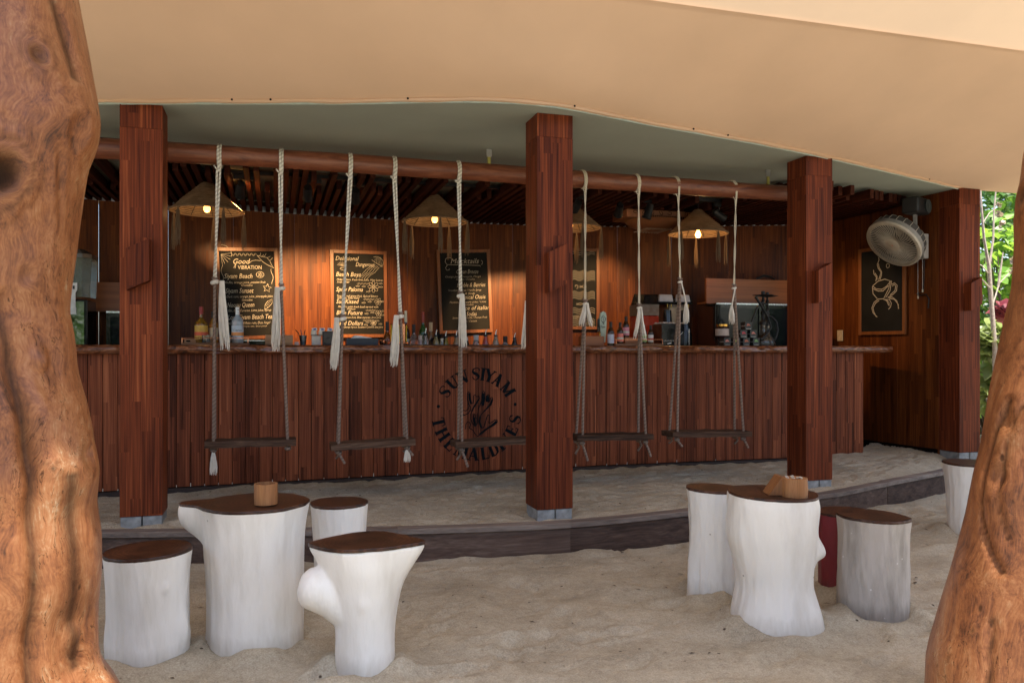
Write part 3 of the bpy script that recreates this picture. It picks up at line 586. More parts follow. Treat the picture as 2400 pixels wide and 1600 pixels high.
def swing(tops, joints, seat, zl, zr, label, thick=True, tl=(0.30, 0.28), lean=(0.01, -0.01), tails=(0.1, 0.04), yaw=0.0, below=(False, False)):
    s0, s1 = seat; zc = (zl+zr)/2; uc = (s0+s1)/2
    t = thing('swing', label, 'swing', (uc, BV, zc), 0, 'rope swings before the bar')
    L = s1-s0; tilt = math.atan2(zl-zr, L); m = MB()
    nx = 24; hw = 0.105; V = []; F = []
    for i in range(nx+1):
        x = -L/2+L*i/nx
        e = 0.006*float(vnoise(x+uc*7, 0, 41, .1)); g = 0.006*float(vnoise(x+uc*7, 5, 42, .12))
        for y, z in ((-hw+e*2, -0.023), (-hw+0.004+e*2, 0.021), (-0.012, 0.0215), (-0.010, 0.012), (-0.006, 0.0215), (hw+g*2, 0.021), (hw+g*2-.003, -0.023)): V.append((x, y, z+0.008*float(vnoise(x*3+uc, y*9+z*40, 43, .2))))
    for i in range(nx):
        for j in range(7): F.append((i*7+j, i*7+(j+1) % 7, (i+1)*7+(j+1) % 7, (i+1)*7+j))
    F.append(tuple(range(7))); F.append(tuple(reversed([nx*7+j for j in range(7)])))
    m.add(V, F); st = m.build('seat', M_seat, t, 40, rot=(0, tilt, yaw))
    rw = 0.0078 if thick else 0.0047; MW = M_white if thick else M_cream
    for side in (0, 1):
        tu = tops[side]-uc; ju, jz = joints[side]; ju -= uc; jz -= zc; bz = BZ-zc
        rope = MB()
        for k_ in range(2 if thick else 3):
            du = (k_-0.5 if thick else k_-1)*rw*2.05; pts = []
            for j in range(14):
                a = 2*math.pi*j/14; rr_ = BR*(1.04-0.012*tops[side])+rw*0.95
                pts.append((tu+du+(0 if thick else -0.012*math.cos(a/2)), rr_*math.cos(a), bz+rr_*math.sin(a)))
            rope.tube(pts, rw, 7, closed=True)
        kz = bz-BR-0.045; kp = (tu-0.004, -0.062, kz)
        for k_ in (-1, 1): rope.tube([(tu+k_*rw, -BR-rw*.8, bz-0.02), (tu+k_*rw*.8, -0.068, bz-0.062), (tu+k_*rw*.6, -0.06, kz)], rw, 7)
        knot(rope, kp, rw*1.25)
        rope.tube([kp, (tu-0.02, -0.07, kz+0.012), (tu-0.034, -0.075, kz+0.03)], rw*.7, 6)
        for k_ in (-1, 1):
            pts = []
            for j in range(13):
                f = j/12; tw = 0.8 if thick else 3.0
                a = f*math.pi*tw; sp = rw*(1.25-0.35*f)
                pts.append((kp[0]+(ju-kp[0])*f+k_*sp*math.cos(a), kp[1]*(1-f)+k_*sp*math.sin(a), kz+(jz-kz)*f))
            rope.tube(pts, rw*(0.95), 7)
        ro = rope.build('white_rope', MW, t, 60)
        br = MB(); x_s = (-L/2+0.055 if side == 0 else L/2-0.055); seatz = -x_s*math.tan(tilt)
        sq = 0.0105
        for yy_ in (-0.062, 0.062):
            pts = [(ju+0.004*(1 if yy_ > 0 else -1), 0.004*(1 if yy_ > 0 else -1), jz+0.012)]
            for f in (0.06, 0.35, 0.7, 1.0): pts.append((ju+(x_s-ju)*f, yy_*f**1.2+(0.006 if yy_ > 0 else -0.006), jz+(seatz+0.0-jz)*f))
            pts.append((x_s, yy_, seatz-0.03)); br.tube(pts, sq, 7)
        br.tube([(ju+0.012*math.cos(a_), 0.013*math.sin(a_), jz+0.012+0.006*math.sin(a_)) for a_ in np.linspace(0, 6.28, 9)[:-1]], 0.010, 6, closed=True)
        for yy_ in (-0.062, 0.062):
            knot(br, (x_s, yy_, seatz-0.04), 0.015)
            tl_ = tails[side]*(1.0 if yy_ < 0 else 0.7)
            if tl_ > 0.02: br.tube([(x_s, yy_, seatz-0.045), (x_s+0.02*(1 if side else .9), yy_-0.01, seatz-0.05-tl_*.4), (x_s+0.035*(1.2 if yy_ < 0 else -.4), yy_-0.012, seatz-0.05-tl_)], 0.0095, 6)
        br.build('brown_rope', M_brown, t, 60)
        ta = MB(); tz = jz-0.012
        if thick:
            ta.tube([(ju+0.016*math.cos(a_), 0.019*math.sin(a_), tz-0.006+0.004*math.cos(a_)) for a_ in np.linspace(0, 6.28, 11)[:-1]], 0.015, 7, closed=True)
            tassel(ta, (ju+lean[side]*2.2, -0.022, tz+0.004), tl[side], 0.014, 0.030, 70, lean=lean[side], seed=int(uc*100)+side, r0=0.0026)
        else:
            ta.tube([(ju+0.013*math.cos(a_), 0.015*math.sin(a_), tz-0.004+0.003*math.cos(a_)) for a_ in np.linspace(0, 6.28, 9)[:-1]], 0.009, 6, closed=True)
            dx = lean[side]
            if abs(dx) > 0.02:
                ta.tube([(ju, -0.018, tz), (ju+dx*.7, -0.02, tz-tl[side]*.35), (ju+dx, -0.02, tz-tl[side]*.55)], 0.006, 6)
                tassel(ta, (ju+dx, -0.02, tz-tl[side]*.5), tl[side]*.5, 0.006, 0.026, 34, seed=int(uc*90)+side, r0=0.0022)
            else:
                for sgn in (-1, 1): tassel(ta, (ju+sgn*0.012, -0.018, tz), tl[side]*(0.9+.2*side), 0.006, 0.018, 22, lean=sgn*0.03, seed=int(uc*80)+side+sgn, r0=0.0022)
        ta.build('tassel', M_tass, t, 60)
        if below[side]:
            tb = MB(); tassel(tb, (x_s, -0.062, seatz-0.055), below[side], 0.008, 0.024, 40, seed=5, r0=0.0024); tb.build('tassel', M_tass, t, 60)
swing((-0.363, 0.046), ((-0.395, 1.56), (0.046, 1.525)), (-0.455, 0.145), 0.432, 0.428, 'plank rope swing hanging below the good vibration board', tl=(0.46, 0.43), lean=(0.022, -0.012), tails=(0.0, 0.0), below=(0.15, False))
swing((0.525, 0.843), ((0.472, 1.315), (0.890, 1.337)), (0.385, 0.985), 0.382, 0.405, 'slightly tilted plank rope swing below the delusional dangerous board', tl=(0.36, 0.36), lean=(-0.02, -0.016), tails=(0.07, 0.05), below=(False, 0.09))
swing((1.322, 1.935), ((1.344, 1.50), (1.905, 1.46)), (1.285, 1.955), 0.372, 0.385, 'plank rope swing before the painted emblem, one end behind a post', tl=(0.38, 0.36), lean=(0.004, -0.02), tails=(0.12, 0.05))
swing((2.329, 2.785), ((2.349, 1.455), (2.815, 1.43)), (2.245, 2.895), 0.392, 0.382, 'plank swing on thin cords hanging beside the beer tap end', False, tl=(0.2, 0.22), lean=(0.0, 0.0), tails=(0.13, 0.11))
swing((3.136, 3.664), ((3.181, 1.645), (3.683, 1.605)), (3.065, 3.785), 0.394, 0.380, 'plank swing on thin cords hanging in front of the stacked black boxes', False, tl=(0.34, 0.30), lean=(0.045, -0.035), tails=(0.05, 0.07))

# ------------------------------------------------------------------ pendant lamps and track spots
M_raff = wood('raffia', [(0.10, 0.06, 0.03), (0.20, 0.125, 0.065), (0.33, 0.22, 0.12)], axis='x', sx=6, sl_=6, rough=0.85, fine=0.5)
def raffmat():
    m, nt, p = newmat('raffia_weave'); tc = nd(nt, 'ShaderNodeTexCoord').outputs['Object']
    sp = nd(nt, 'ShaderNodeSeparateXYZ', {0: tc}); n = nd(nt, 'ShaderNodeTexNoise', {'Vector': tc, 'Scale': 9.0, 'Detail': 4.0}).outputs[0]
    ph = mth(nt, 'SINE', mth(nt, 'ADD', mth(nt, 'MULTIPLY', sp.outputs[2], 520.0), mth(nt, 'MULTIPLY', n, 14.0)))
    nt.links.new(ramp(nt, mth(nt, 'ADD', mth(nt, 'MULTIPLY', ph, 0.3), n), [(0.15, (0.10, 0.062, 0.032)), (0.8, (0.34, 0.235, 0.135))]), p.inputs['Base Color'])
    p.inputs['Roughness'].default_value = 0.9
    b = nd(nt, 'ShaderNodeBump', {'Height': ph, 'Strength': 0.7, 'Distance': 0.004}); nt.links.new(b.outputs[0], p.inputs['Normal'])
    t = nd(nt, 'ShaderNodeBsdfTranslucent', {'Color': (0.42, 0.24, 0.11, 1)}); mx = nd(nt, 'ShaderNodeMixShader', {0: 0.03, 1: p.outputs[0], 2: t.outputs[0]})
    nt.links.new(mx.outputs[0], nt.nodes['Material Output'].inputs[0]); return m
M_weave = raffmat(); M_jute = plain('jute', (0.17, 0.11, 0.065), 0.95); M_blk = plain('black_metal', (0.012, 0.012, 0.013), 0.45, spec=0.4)
M_bulb = plain('bulb', (1, 0.62, 0.25), 0.2, emit=2.6, ecol=(1, 0.36, 0.07))
M_bulb2 = plain('bright_bulb', (1, 0.62, 0.25), 0.2, emit=9.0, ecol=(1, 0.36, 0.07))
M_amber = plain('amber_glass', (0.9, 0.45, 0.12), 0.05, trans=0.9)
def pendant(u, label, big=False):
    t = thing('pendant_lamp', label, 'pendant lamp', (u, 7.3, 2.255), 0, 'raffia pendant lamps above the bar')
    m = MB(); prof = []; k_ = 22
    for i in range(k_+1):
        f = i/k_; prof.append((0.300-0.265*f, 0.0+0.245*f+0.004*(i % 2)))
    V = []; F = []; n_ = 40
    for r, z in prof:
        for j in range(n_): q = 2*math.pi*j/n_; V.append(((r+0.003*random.uniform(-1, 1))*math.cos(q), r*math.sin(q), z+0.003*random.uniform(-1, 1)))
    for i in range(k_):
        for j in range(n_): F.append((i*n_+j, i*n_+(j+1) % n_, (i+1)*n_+(j+1) % n_, (i+1)*n_+j))
    m.add(V, F); m.build('lamp_shade', M_weave, t, 70)
    r_ = MB(); r_.tube([(0.300*math.cos(q), 0.300*math.sin(q), 0) for q in np.linspace(0, 6.2832, 33)[:-1]], 0.008, 6, closed=True); r_.build('rim', M_jute, t, 60)
    for i in range(10):
        a = 2*math.pi*(i+.35)/10; MB().tube([(0.292*math.cos(a), 0.292*math.sin(a), 0.002), (0.04*math.cos(a), 0.04*math.sin(a), 0.236)], 0.0025, 4).build('wire_rib', M_blk, t)
    for i in range(5):
        a = 2*math.pi*i/5+0.75+u; x, y = 0.303*math.cos(a), 0.303*math.sin(a); tb = MB()
        tb.tube([(x, y, 0.006), (x, y, -0.045)], 0.008, 6); tassel(tb, (x, y, -0.03), 0.28, 0.010, 0.024, 30, seed=i+int(u*50), r0=0.002)
        tb.build('tassel', M_jute, t, 60)
    zb = 0.02 if not big else -0.012
    MB().lathe([(0.0, zb-0.03), (0.018, zb-0.026), (0.028, zb-0.008), (0.028, zb+0.01), (0.016, zb+0.035), (0.012, zb+0.05), (0, zb+0.05)], 16).build('bulb', M_bulb2 if big else M_bulb, t, 60)
    MB().tube([(0, 0, zb+0.05), (0, 0, 0.13)], 0.014, 8).build('lamp_holder', M_blk, t, 60)
    MB().tube([(0, 0, 0.12), (0.004, 0, 0.25), (-.003, 0, CEIL-2.255)], 0.005, 6).build('cord', M_blk, t)
    l = bpy.data.lights.new('bulb_light', 'POINT'); l.energy = 1.7 if big else 0.7; l.color = (1, 0.56, 0.22); l.shadow_soft_size = 0.03
    lo = bpy.data.objects.new('bulb_light', l); C.objects.link(lo); lo.parent = t; lo.location = (0, 0, zb-0.06)
pendant(-0.552, 'conical raffia lamp hanging over the good vibration board')
pendant(1.419, 'conical raffia lamp hanging beside the mocktails board')
pendant(2.749, 'conical raffia lamp partly hidden by the post before the emblem')
pendant(4.14, 'conical raffia lamp with glowing bulb low over the display fridge', True)
tr = thing('light_track', 'black ceiling track carrying the spotlights', 'light track')
MB().box(-0.9, 4.9, 7.08, 7.12, 2.545, 2.58).build('rail', M_blk, tr)
M_lens = plain('spot_lens', (1, 0.85, 0.6), 0.3, emit=14.0, ecol=(1, 0.78, 0.5))
def spot(u, aim, label, power=0, size=42, lens=False):
    t = thing('spotlight', label, 'spotlight', (u, 7.1, 2.545), 0, 'black spotlights on the track')
    MB().box(-0.085, 0.085, -0.022, 0.022, -0.045, -0.001).build('driver_box', M_blk, t, bevel=0.003)
    MB().tube([(-0.03, 0, -0.044), (-0.03, 0, -0.085)], 0.010, 8).build('stem', M_blk, t)
    d = (Vector(aim)-Vector((u-0.03, 7.1, 2.43))).normalized(); q = d.to_track_quat('Z', 'Y').to_matrix(); c = Vector((-0.03, 0, -0.125))
    MB().lathe([(0.0, -0.072), (0.033, -0.070), (0.038, -0.04), (0.040, 0.05), (0.048, 0.075), (0.044, 0.075), (0.036, 0.058), (0.0, 0.058)], 20, c, q).build('head', M_blk, t, 40)
    if lens: MB().lathe([(0.0, 0.0605), (0.034, 0.0605)], 18, c, q).build('lens', M_lens, t)
    if power:
        l = bpy.data.lights.new('spot_light', 'SPOT'); l.energy = power; l.spot_size = R(size); l.spot_blend = 0.75; l.color = (1, 0.58, 0.24); l.shadow_soft_size = 0.03
        lo = bpy.data.objects.new('spot_light', l); C.objects.link(lo); lo.parent = t; lo.location = c+d*0.09; lo.rotation_euler = d.to_track_quat('-Z', 'Y').to_euler()
spot(-0.244, (-0.42, 8.55, 1.5), 'black spotlight beside the first raffia lamp', 118, 52)
spot(0.305, (0.34, 8.7, 1.45), 'black spotlight between the two left menu boards', 140, 50)
spot(0.707, (0.80, 8.7, 1.55), 'lit black spotlight above the delusional dangerous board', 90, 50, True)
spot(2.764, (2.55, 8.7, 1.4), 'black spotlight above the thin cord swing', 185, 48)
spot(3.208, (3.55, 8.55, 1.6), 'lit black spotlight above the red juice tank', 60, 46, True)
spot(3.519, (3.2, 7.3, 1.2), 'black spotlight tilted in front of the ceiling fan box')
spot(4.289, (5.95, 7.2, 1.45), 'black spotlight tilted towards the coffee cup board', 24, 46)

# ------------------------------------------------------------------ stump tables and stools
def stumpmat(name, col, spots=0.0, dirt=(0.5, 0.46, 0.4), lo=0.84):
    m, nt, p = newmat(name); tc = nd(nt, 'ShaderNodeTexCoord').outputs['Object']
    ri = nd(nt, 'ShaderNodeObjectInfo').outputs['Random']
    v0 = nd(nt, 'ShaderNodeVectorMath', {0: tc, 1: nd(nt, 'ShaderNodeCombineXYZ', {0: mth(nt, 'MULTIPLY', ri, 40.0), 1: mth(nt, 'MULTIPLY', ri, 17.0)}).outputs[0]}, operation='ADD').outputs[0]
    vs2 = nd(nt, 'ShaderNodeVectorMath', {0: v0, 1: (1, 1, 0.25)}, operation='MULTIPLY').outputs[0]
    n = nd(nt, 'ShaderNodeTexNoise', {'Vector': vs2, 'Scale': 7.0, 'Detail': 5.0, 'Roughness': 0.6}).outputs[0]
    n2 = nd(nt, 'ShaderNodeTexNoise', {'Vector': vs2, 'Scale': 60.0, 'Detail': 3.0}).outputs[0]
    c = ramp(nt, n, [(0.30, [a*b for a, b in zip(col, (lo, lo*.98, lo*.945))]), (0.52, col)])
    vo = nd(nt, 'ShaderNodeTexVoronoi', {'Vector': v0, 'Scale': 16.0})
    sp = nd(nt, 'ShaderNodeMapRange', {0: vo.outputs['Distance'], 1: 0.04, 2: 0.09, 3: 1.0, 4: 0.0}).outputs[0]
    sp = mth(nt, 'MULTIPLY', sp, mth(nt, 'GREATER_THAN', nd(nt, 'ShaderNodeSeparateColor', {0: vo.outputs['Color']}).outputs[1], 0.86-spots*0.5))
    c = nd(nt, 'ShaderNodeMix', {0: mth(nt, 'MULTIPLY', sp, 0.7), 6: c, 7: ((0.12, 0.09, 0.07, 1) if not spots else (0.8, 0.79, 0.77, 1))}, data_type='RGBA').outputs[2]
    # sand grit clinging to the foot
    sz = nd(nt, 'ShaderNodeSeparateXYZ', {0: tc}).outputs[2]
    g = nd(nt, 'ShaderNodeMapRange', {0: mth(nt, 'ADD', sz, mth(nt, 'MULTIPLY', n2, -0.07)), 1: -0.02, 2: 0.06, 3: 0.7, 4: 0.0}).outputs[0]
    c = nd(nt, 'ShaderNodeMix', {0: g, 6: c, 7: (*dirt, 1)}, data_type='RGBA').outputs[2]
    nt.links.new(c, p.inputs['Base Color'])
    nt.links.new(nd(nt, 'ShaderNodeMapRange', {0: n, 3: 0.30, 4: 0.52}).outputs[0], p.inputs['Roughness'])
    b = nd(nt, 'ShaderNodeBump', {'Height': mth(nt, 'ADD', n, mth(nt, 'MULTIPLY', n2, 0.30)), 'Strength': 0.32, 'Distance': 0.02}); nt.links.new(b.outputs[0], p.inputs['Normal'])
    return m
M_swhite = stumpmat('white_paint', (0.82, 0.805, 0.765))
M_sgrey = stumpmat('worn_grey_paint', (0.50, 0.46, 0.42), spots=1.0, dirt=(0.16, 0.13, 0.11), lo=0.5)
M_sred = stumpmat('red_paint', (0.20, 0.018, 0.028), dirt=(0.12, 0.05, 0.04))
CY = -YAW   # stumps are described as seen from the yard: local x along the yard's right, local -y towards the yard
def stump(name, label, cat, loc, ztop, prof, bumps=(), flute=0.006, lobes=0.02, seed=0, mat=None, tilt=(0, 0), squash=(1, 1), topthk=0.010, group=None, drift=(0, 0), blobs=None):
    z0 = LOW-0.06; H = ztop-LOW
    t = thing(name, label, cat, (loc[0], loc[1], LOW), CY, group)
    n, k_ = 144, 84; q = np.linspace(0, 2*np.pi, n, endpoint=False); tt = np.linspace(-0.09, 1, k_)
    QQ, TT = np.meshgrid(q, tt)
    r = np.repeat(np.array([smooth_interp(z_, prof) for z_ in tt])[:, None], n, 1)
    cs, sn = np.cos(QQ), np.sin(QQ)
    r = r*(1+lobes*(vnoise(cs*1.3+seed, sn*1.3+TT*0.5, 50+seed, 0.7)*3))
    r = r+flute*0.9*vnoise(cs*3.1+seed, sn*3.1+TT*0.35, 60+seed, 0.42)+flute*0.8*vnoise(cs*1.6+TT*0.8, sn*1.6-TT*1.3, 61+seed, 0.3)+flute*0.6*vnoise(cs*7+2*TT, sn*7+TT*1.6, 70+seed, 0.5)+flute*0.5*vnoise(cs*2.2, sn*2.2+TT*4, 71+seed, 0.5)
    ex = np.zeros_like(r); ez = np.zeros_like(r)
    for (a, t0, sa, st, amp, up, pw) in bumps:
        d = np.abs(np.angle(np.exp(1j*(QQ-R(a)))))/R(sa); e = np.abs(TT-t0)/st
        g = np.exp(-(np.hypot(d, e))**pw); r = r+amp*g; ez = ez+up*g
    X = r*cs*squash[0]+drift[0]*TT; Yv = r*sn*squash[1]+drift[1]*TT
    Z = TT*H+ez+(tilt[0]*X+tilt[1]*Yv)*np.clip(TT, 0, 1)
    lim = H+tilt[0]*X+tilt[1]*Yv; Z = np.minimum(Z, lim-1e-4*0)
    Z[0] = -0.08
    V = np.stack([X, Yv, Z], -1)
    # close the top with a ring of falling radius
    topr = V[-1]; c0 = topr.mean(0)
    me = npmesh(name, V.reshape(-1, 3), gridfaces(k_, n, True))
    if blobs:
        m = MB(); m.V = [tuple(v) for v in V.reshape(-1, 3)]; m.F = [tuple(f) for f in gridfaces(k_, n, True).tolist()]
        m.F.append(tuple(reversed(range(n)))); m.F.append(tuple((k_-1)*n+j for j in range(n)))
        for pts, rr_ in blobs: m.tube(pts, rr_, 20)
        tmp = m.build('tmp', None); md = tmp.modifiers.new('r', 'REMESH'); md.mode = 'VOXEL'; md.voxel_size = 0.0065
        md = tmp.modifiers.new('s', 'SMOOTH'); md.iterations = 16; md.factor = 0.6
        dg = bpy.context.evaluated_depsgraph_get(); me2 = bpy.data.meshes.new_from_object(tmp.evaluated_get(dg)); bpy.data.objects.remove(tmp); me = me2
        me.polygons.foreach_set('use_smooth', [True]*len(me.polygons)); me.materials.clear()
    link('trunk', me, mat or M_swhite, t)
    th = topthk; rings = []
    for f, dz in ((0.999, -0.003), (1.001, 0.0), (1.001, th*0.8), (0.993, th), (0.6, th), (0.0, th)):
        P = c0+(topr-c0)*f; P[:, 2] = P[:, 2]+dz; rings.append(P)
    W = np.concatenate(rings)
    me = npmesh('wooden_top', W, gridfaces(len(rings), n, True)); me.set_sharp_from_angle(angle=R(45))
    link('wooden_top', me, M_top, t)
    return t
GS = 'stump stools on the sand'; GT = 'stump tables on the sand'
stump('stump_table', 'white painted stump table with a cut branch stub holding a small wooden cup', 'table', (-0.081, 3.706), 0.40, [(-.1, .200), (0, .203), (.35, .198), (.7, .205), (.9, .216), (1, .226)],
      bumps=[(183, 0.93, 16, 0.16, 0.105, 0.0, 3), (330, .62, 22, .16, -.012, 0, 2), (250, .7, 30, .2, .008, 0, 2)], flute=0.006, seed=1, group=GT, tilt=(0.0, 0.0))
stump('stump_stool', 'white forked stump stool with a round branch knob and an angular dark top', 'stool', (0.354, 3.285), 0.295, [(-.1, .123), (0, .122), (.3, .119), (.5, .128), (.7, .142), (.85, .158), (1, .172)],
      blobs=[([(-.06, -.02, .25), (-.12, -.035, .30), (-.175, -.05, .335), (-.205, -.058, .350), (-.232, -.066, .362), (-.25, -.07, .368)], [.085, .082, .085, .084, .068, .035])], bumps=[(183, .99, 24, .16, 0.058, 0, 1.3), (-6, .98, 20, .22, 0.075, 0, 1.4), (95, 1.0, 30, .2, .02, 0, 2), (285, 1.0, 25, .15, -.02, 0, 2), (275, .58, 9, .05, .008, 0, 2)], flute=0.003, lobes=0.012, seed=2, group=GS, tilt=(0.02, -0.02))
stump('stump_stool', 'low white stump stool beside the big polished trunk', 'stool', (-0.506, 3.644), 0.235, [(-.1, .160), (0, .161), (.2, .163), (.45, .158), (.8, .164), (1, .172)],
      bumps=[(-12, .32, 12, .15, 0.020, 0, 2), (318, .72, 6, .05, .008, 0, 2), (250, .3, 20, .3, -.006, 0, 2)], flute=0.005, seed=3, group=GS, tilt=(0.03, 0))
stump('stump_stool', 'slim white stump stool standing behind the branch stub table', 'stool', (0.312, 4.111), 0.305, [(-.1, .118), (0, .120), (.4, .125), (.8, .135), (1, .142)], flute=0.004, seed=4, group=GS)
stump('stump_table', 'white waisted stump table with a nose shaped knob and two cup holders', 'table', (2.263, 3.272), 0.397, [(-.1, .218), (0, .212), (.15, .200), (.35, .188), (.55, .196), (.75, .210), (.92, .214), (1, .208)],
      bumps=[(-12, .60, 15, .085, 0.042, -0.02, 2), (-14, .78, 16, .10, -0.020, 0, 2), (-10, .40, 22, .14, -0.030, 0, 2), (-40, .05, 22, .14, .016, 0, 2), (185, .68, 30, .14, .018, 0, 2), (200, .30, 35, .16, -.015, 0, 2)], flute=0.0045, seed=5, group=GT, tilt=(-0.02, 0.0), drift=(-0.012, 0))
stump('stump_stool', 'white stump stool with a long dark crack behind the nose knob table', 'stool', (2.241, 3.79), 0.335, [(-.1, .142), (0, .138), (.3, .128), (.6, .125), (.85, .132), (1, .142)], bumps=[(218, .10, 5, .22, -.016, 0, 2), (195, .2, 12, .4, .012, 0, 2)], flute=0.006, seed=6, group=GS, tilt=(-0.03, 0))
stump('stump_stool', 'dark red painted stump stool tucked behind the grey one', 'stool', (2.929, 3.596), 0.205, [(-.1, .146), (0, .146), (.5, .145), (1, .150)], flute=0.004, seed=7, mat=M_sred, group=GS)
stump('stump_stool', 'weathered grey stump stool with worn flaking paint', 'stool', (2.826, 3.283), 0.255, [(-.1, .163), (0, .161), (.4, .158), (.8, .157), (1, .164)], flute=0.006, lobes=0.03, seed=8, mat=M_sgrey, group=GS, tilt=(-0.03, 0))
stump('stump_stool', 'white flared stump stool half hidden by the leaning trunk', 'stool', (4.653, 4.441), 0.285, [(-.1, .152), (0, .153), (.5, .160), (.8, .172), (1, .185)], flute=0.004, seed=9, group=GS)
# small wooden cups on the tables
def cup(loc, r, h, label, fill=False):
    t = thing('wooden_cup', label, 'cup', loc, 0, 'wooden cups on the stump tables')
    if fill: prof = [(0, 0), (r, 0), (r*1.01, h*.5), (r*.98, h), (r*.8, h*1.02), (r*.5, h*.96), (0, h*.95)]
    else: prof = [(0, 0), (r*.98, 0), (r, h*.5), (r*.99, h), (r*.84, h), (r*.82, h*.35), (0, h*.35)]
    MB().lathe(prof, 28).build('body', M_cup, t, 40)
    if fill:
        for i in range(16):
            a = random.uniform(0, 6.28); q = r*.75*math.sqrt(random.random())
            MB().lathe([(0, -.004), (.006, 0), (.004, .004), (0, .006)], 6, (q*math.cos(a), q*math.sin(a), h*1.0)).build('shell_chip', plain('shell_white', (0.42, 0.38, 0.32), 0.7), t, 60)
    return t
cup((-0.035, 3.60, 0.417), 0.049, 0.088, 'hollow brown wooden cup on the branch stub table')
cup((2.288, 3.161, 0.405), 0.058, 0.086, 'brown wooden block cup topped with shell chips', True)
t = thing('menu_holder', 'small wedge shaped wooden holder behind the shell topped cup', 'holder', (2.222, 3.228, 0.411), CY)
MB().add([(-.035, -.05, 0), (.035, -.05, 0), (.035, .05, 0), (-.035, .05, 0), (.022, -.05, .082), (.035, -.05, .082), (.035, .05, .082), (.022, .05, .082)], [(0, 3, 2, 1), (4, 5, 6, 7), (0, 1, 5, 4), (1, 2, 6, 5), (2, 3, 7, 6), (3, 0, 4, 7)]).build('wedge', M_cup, t)

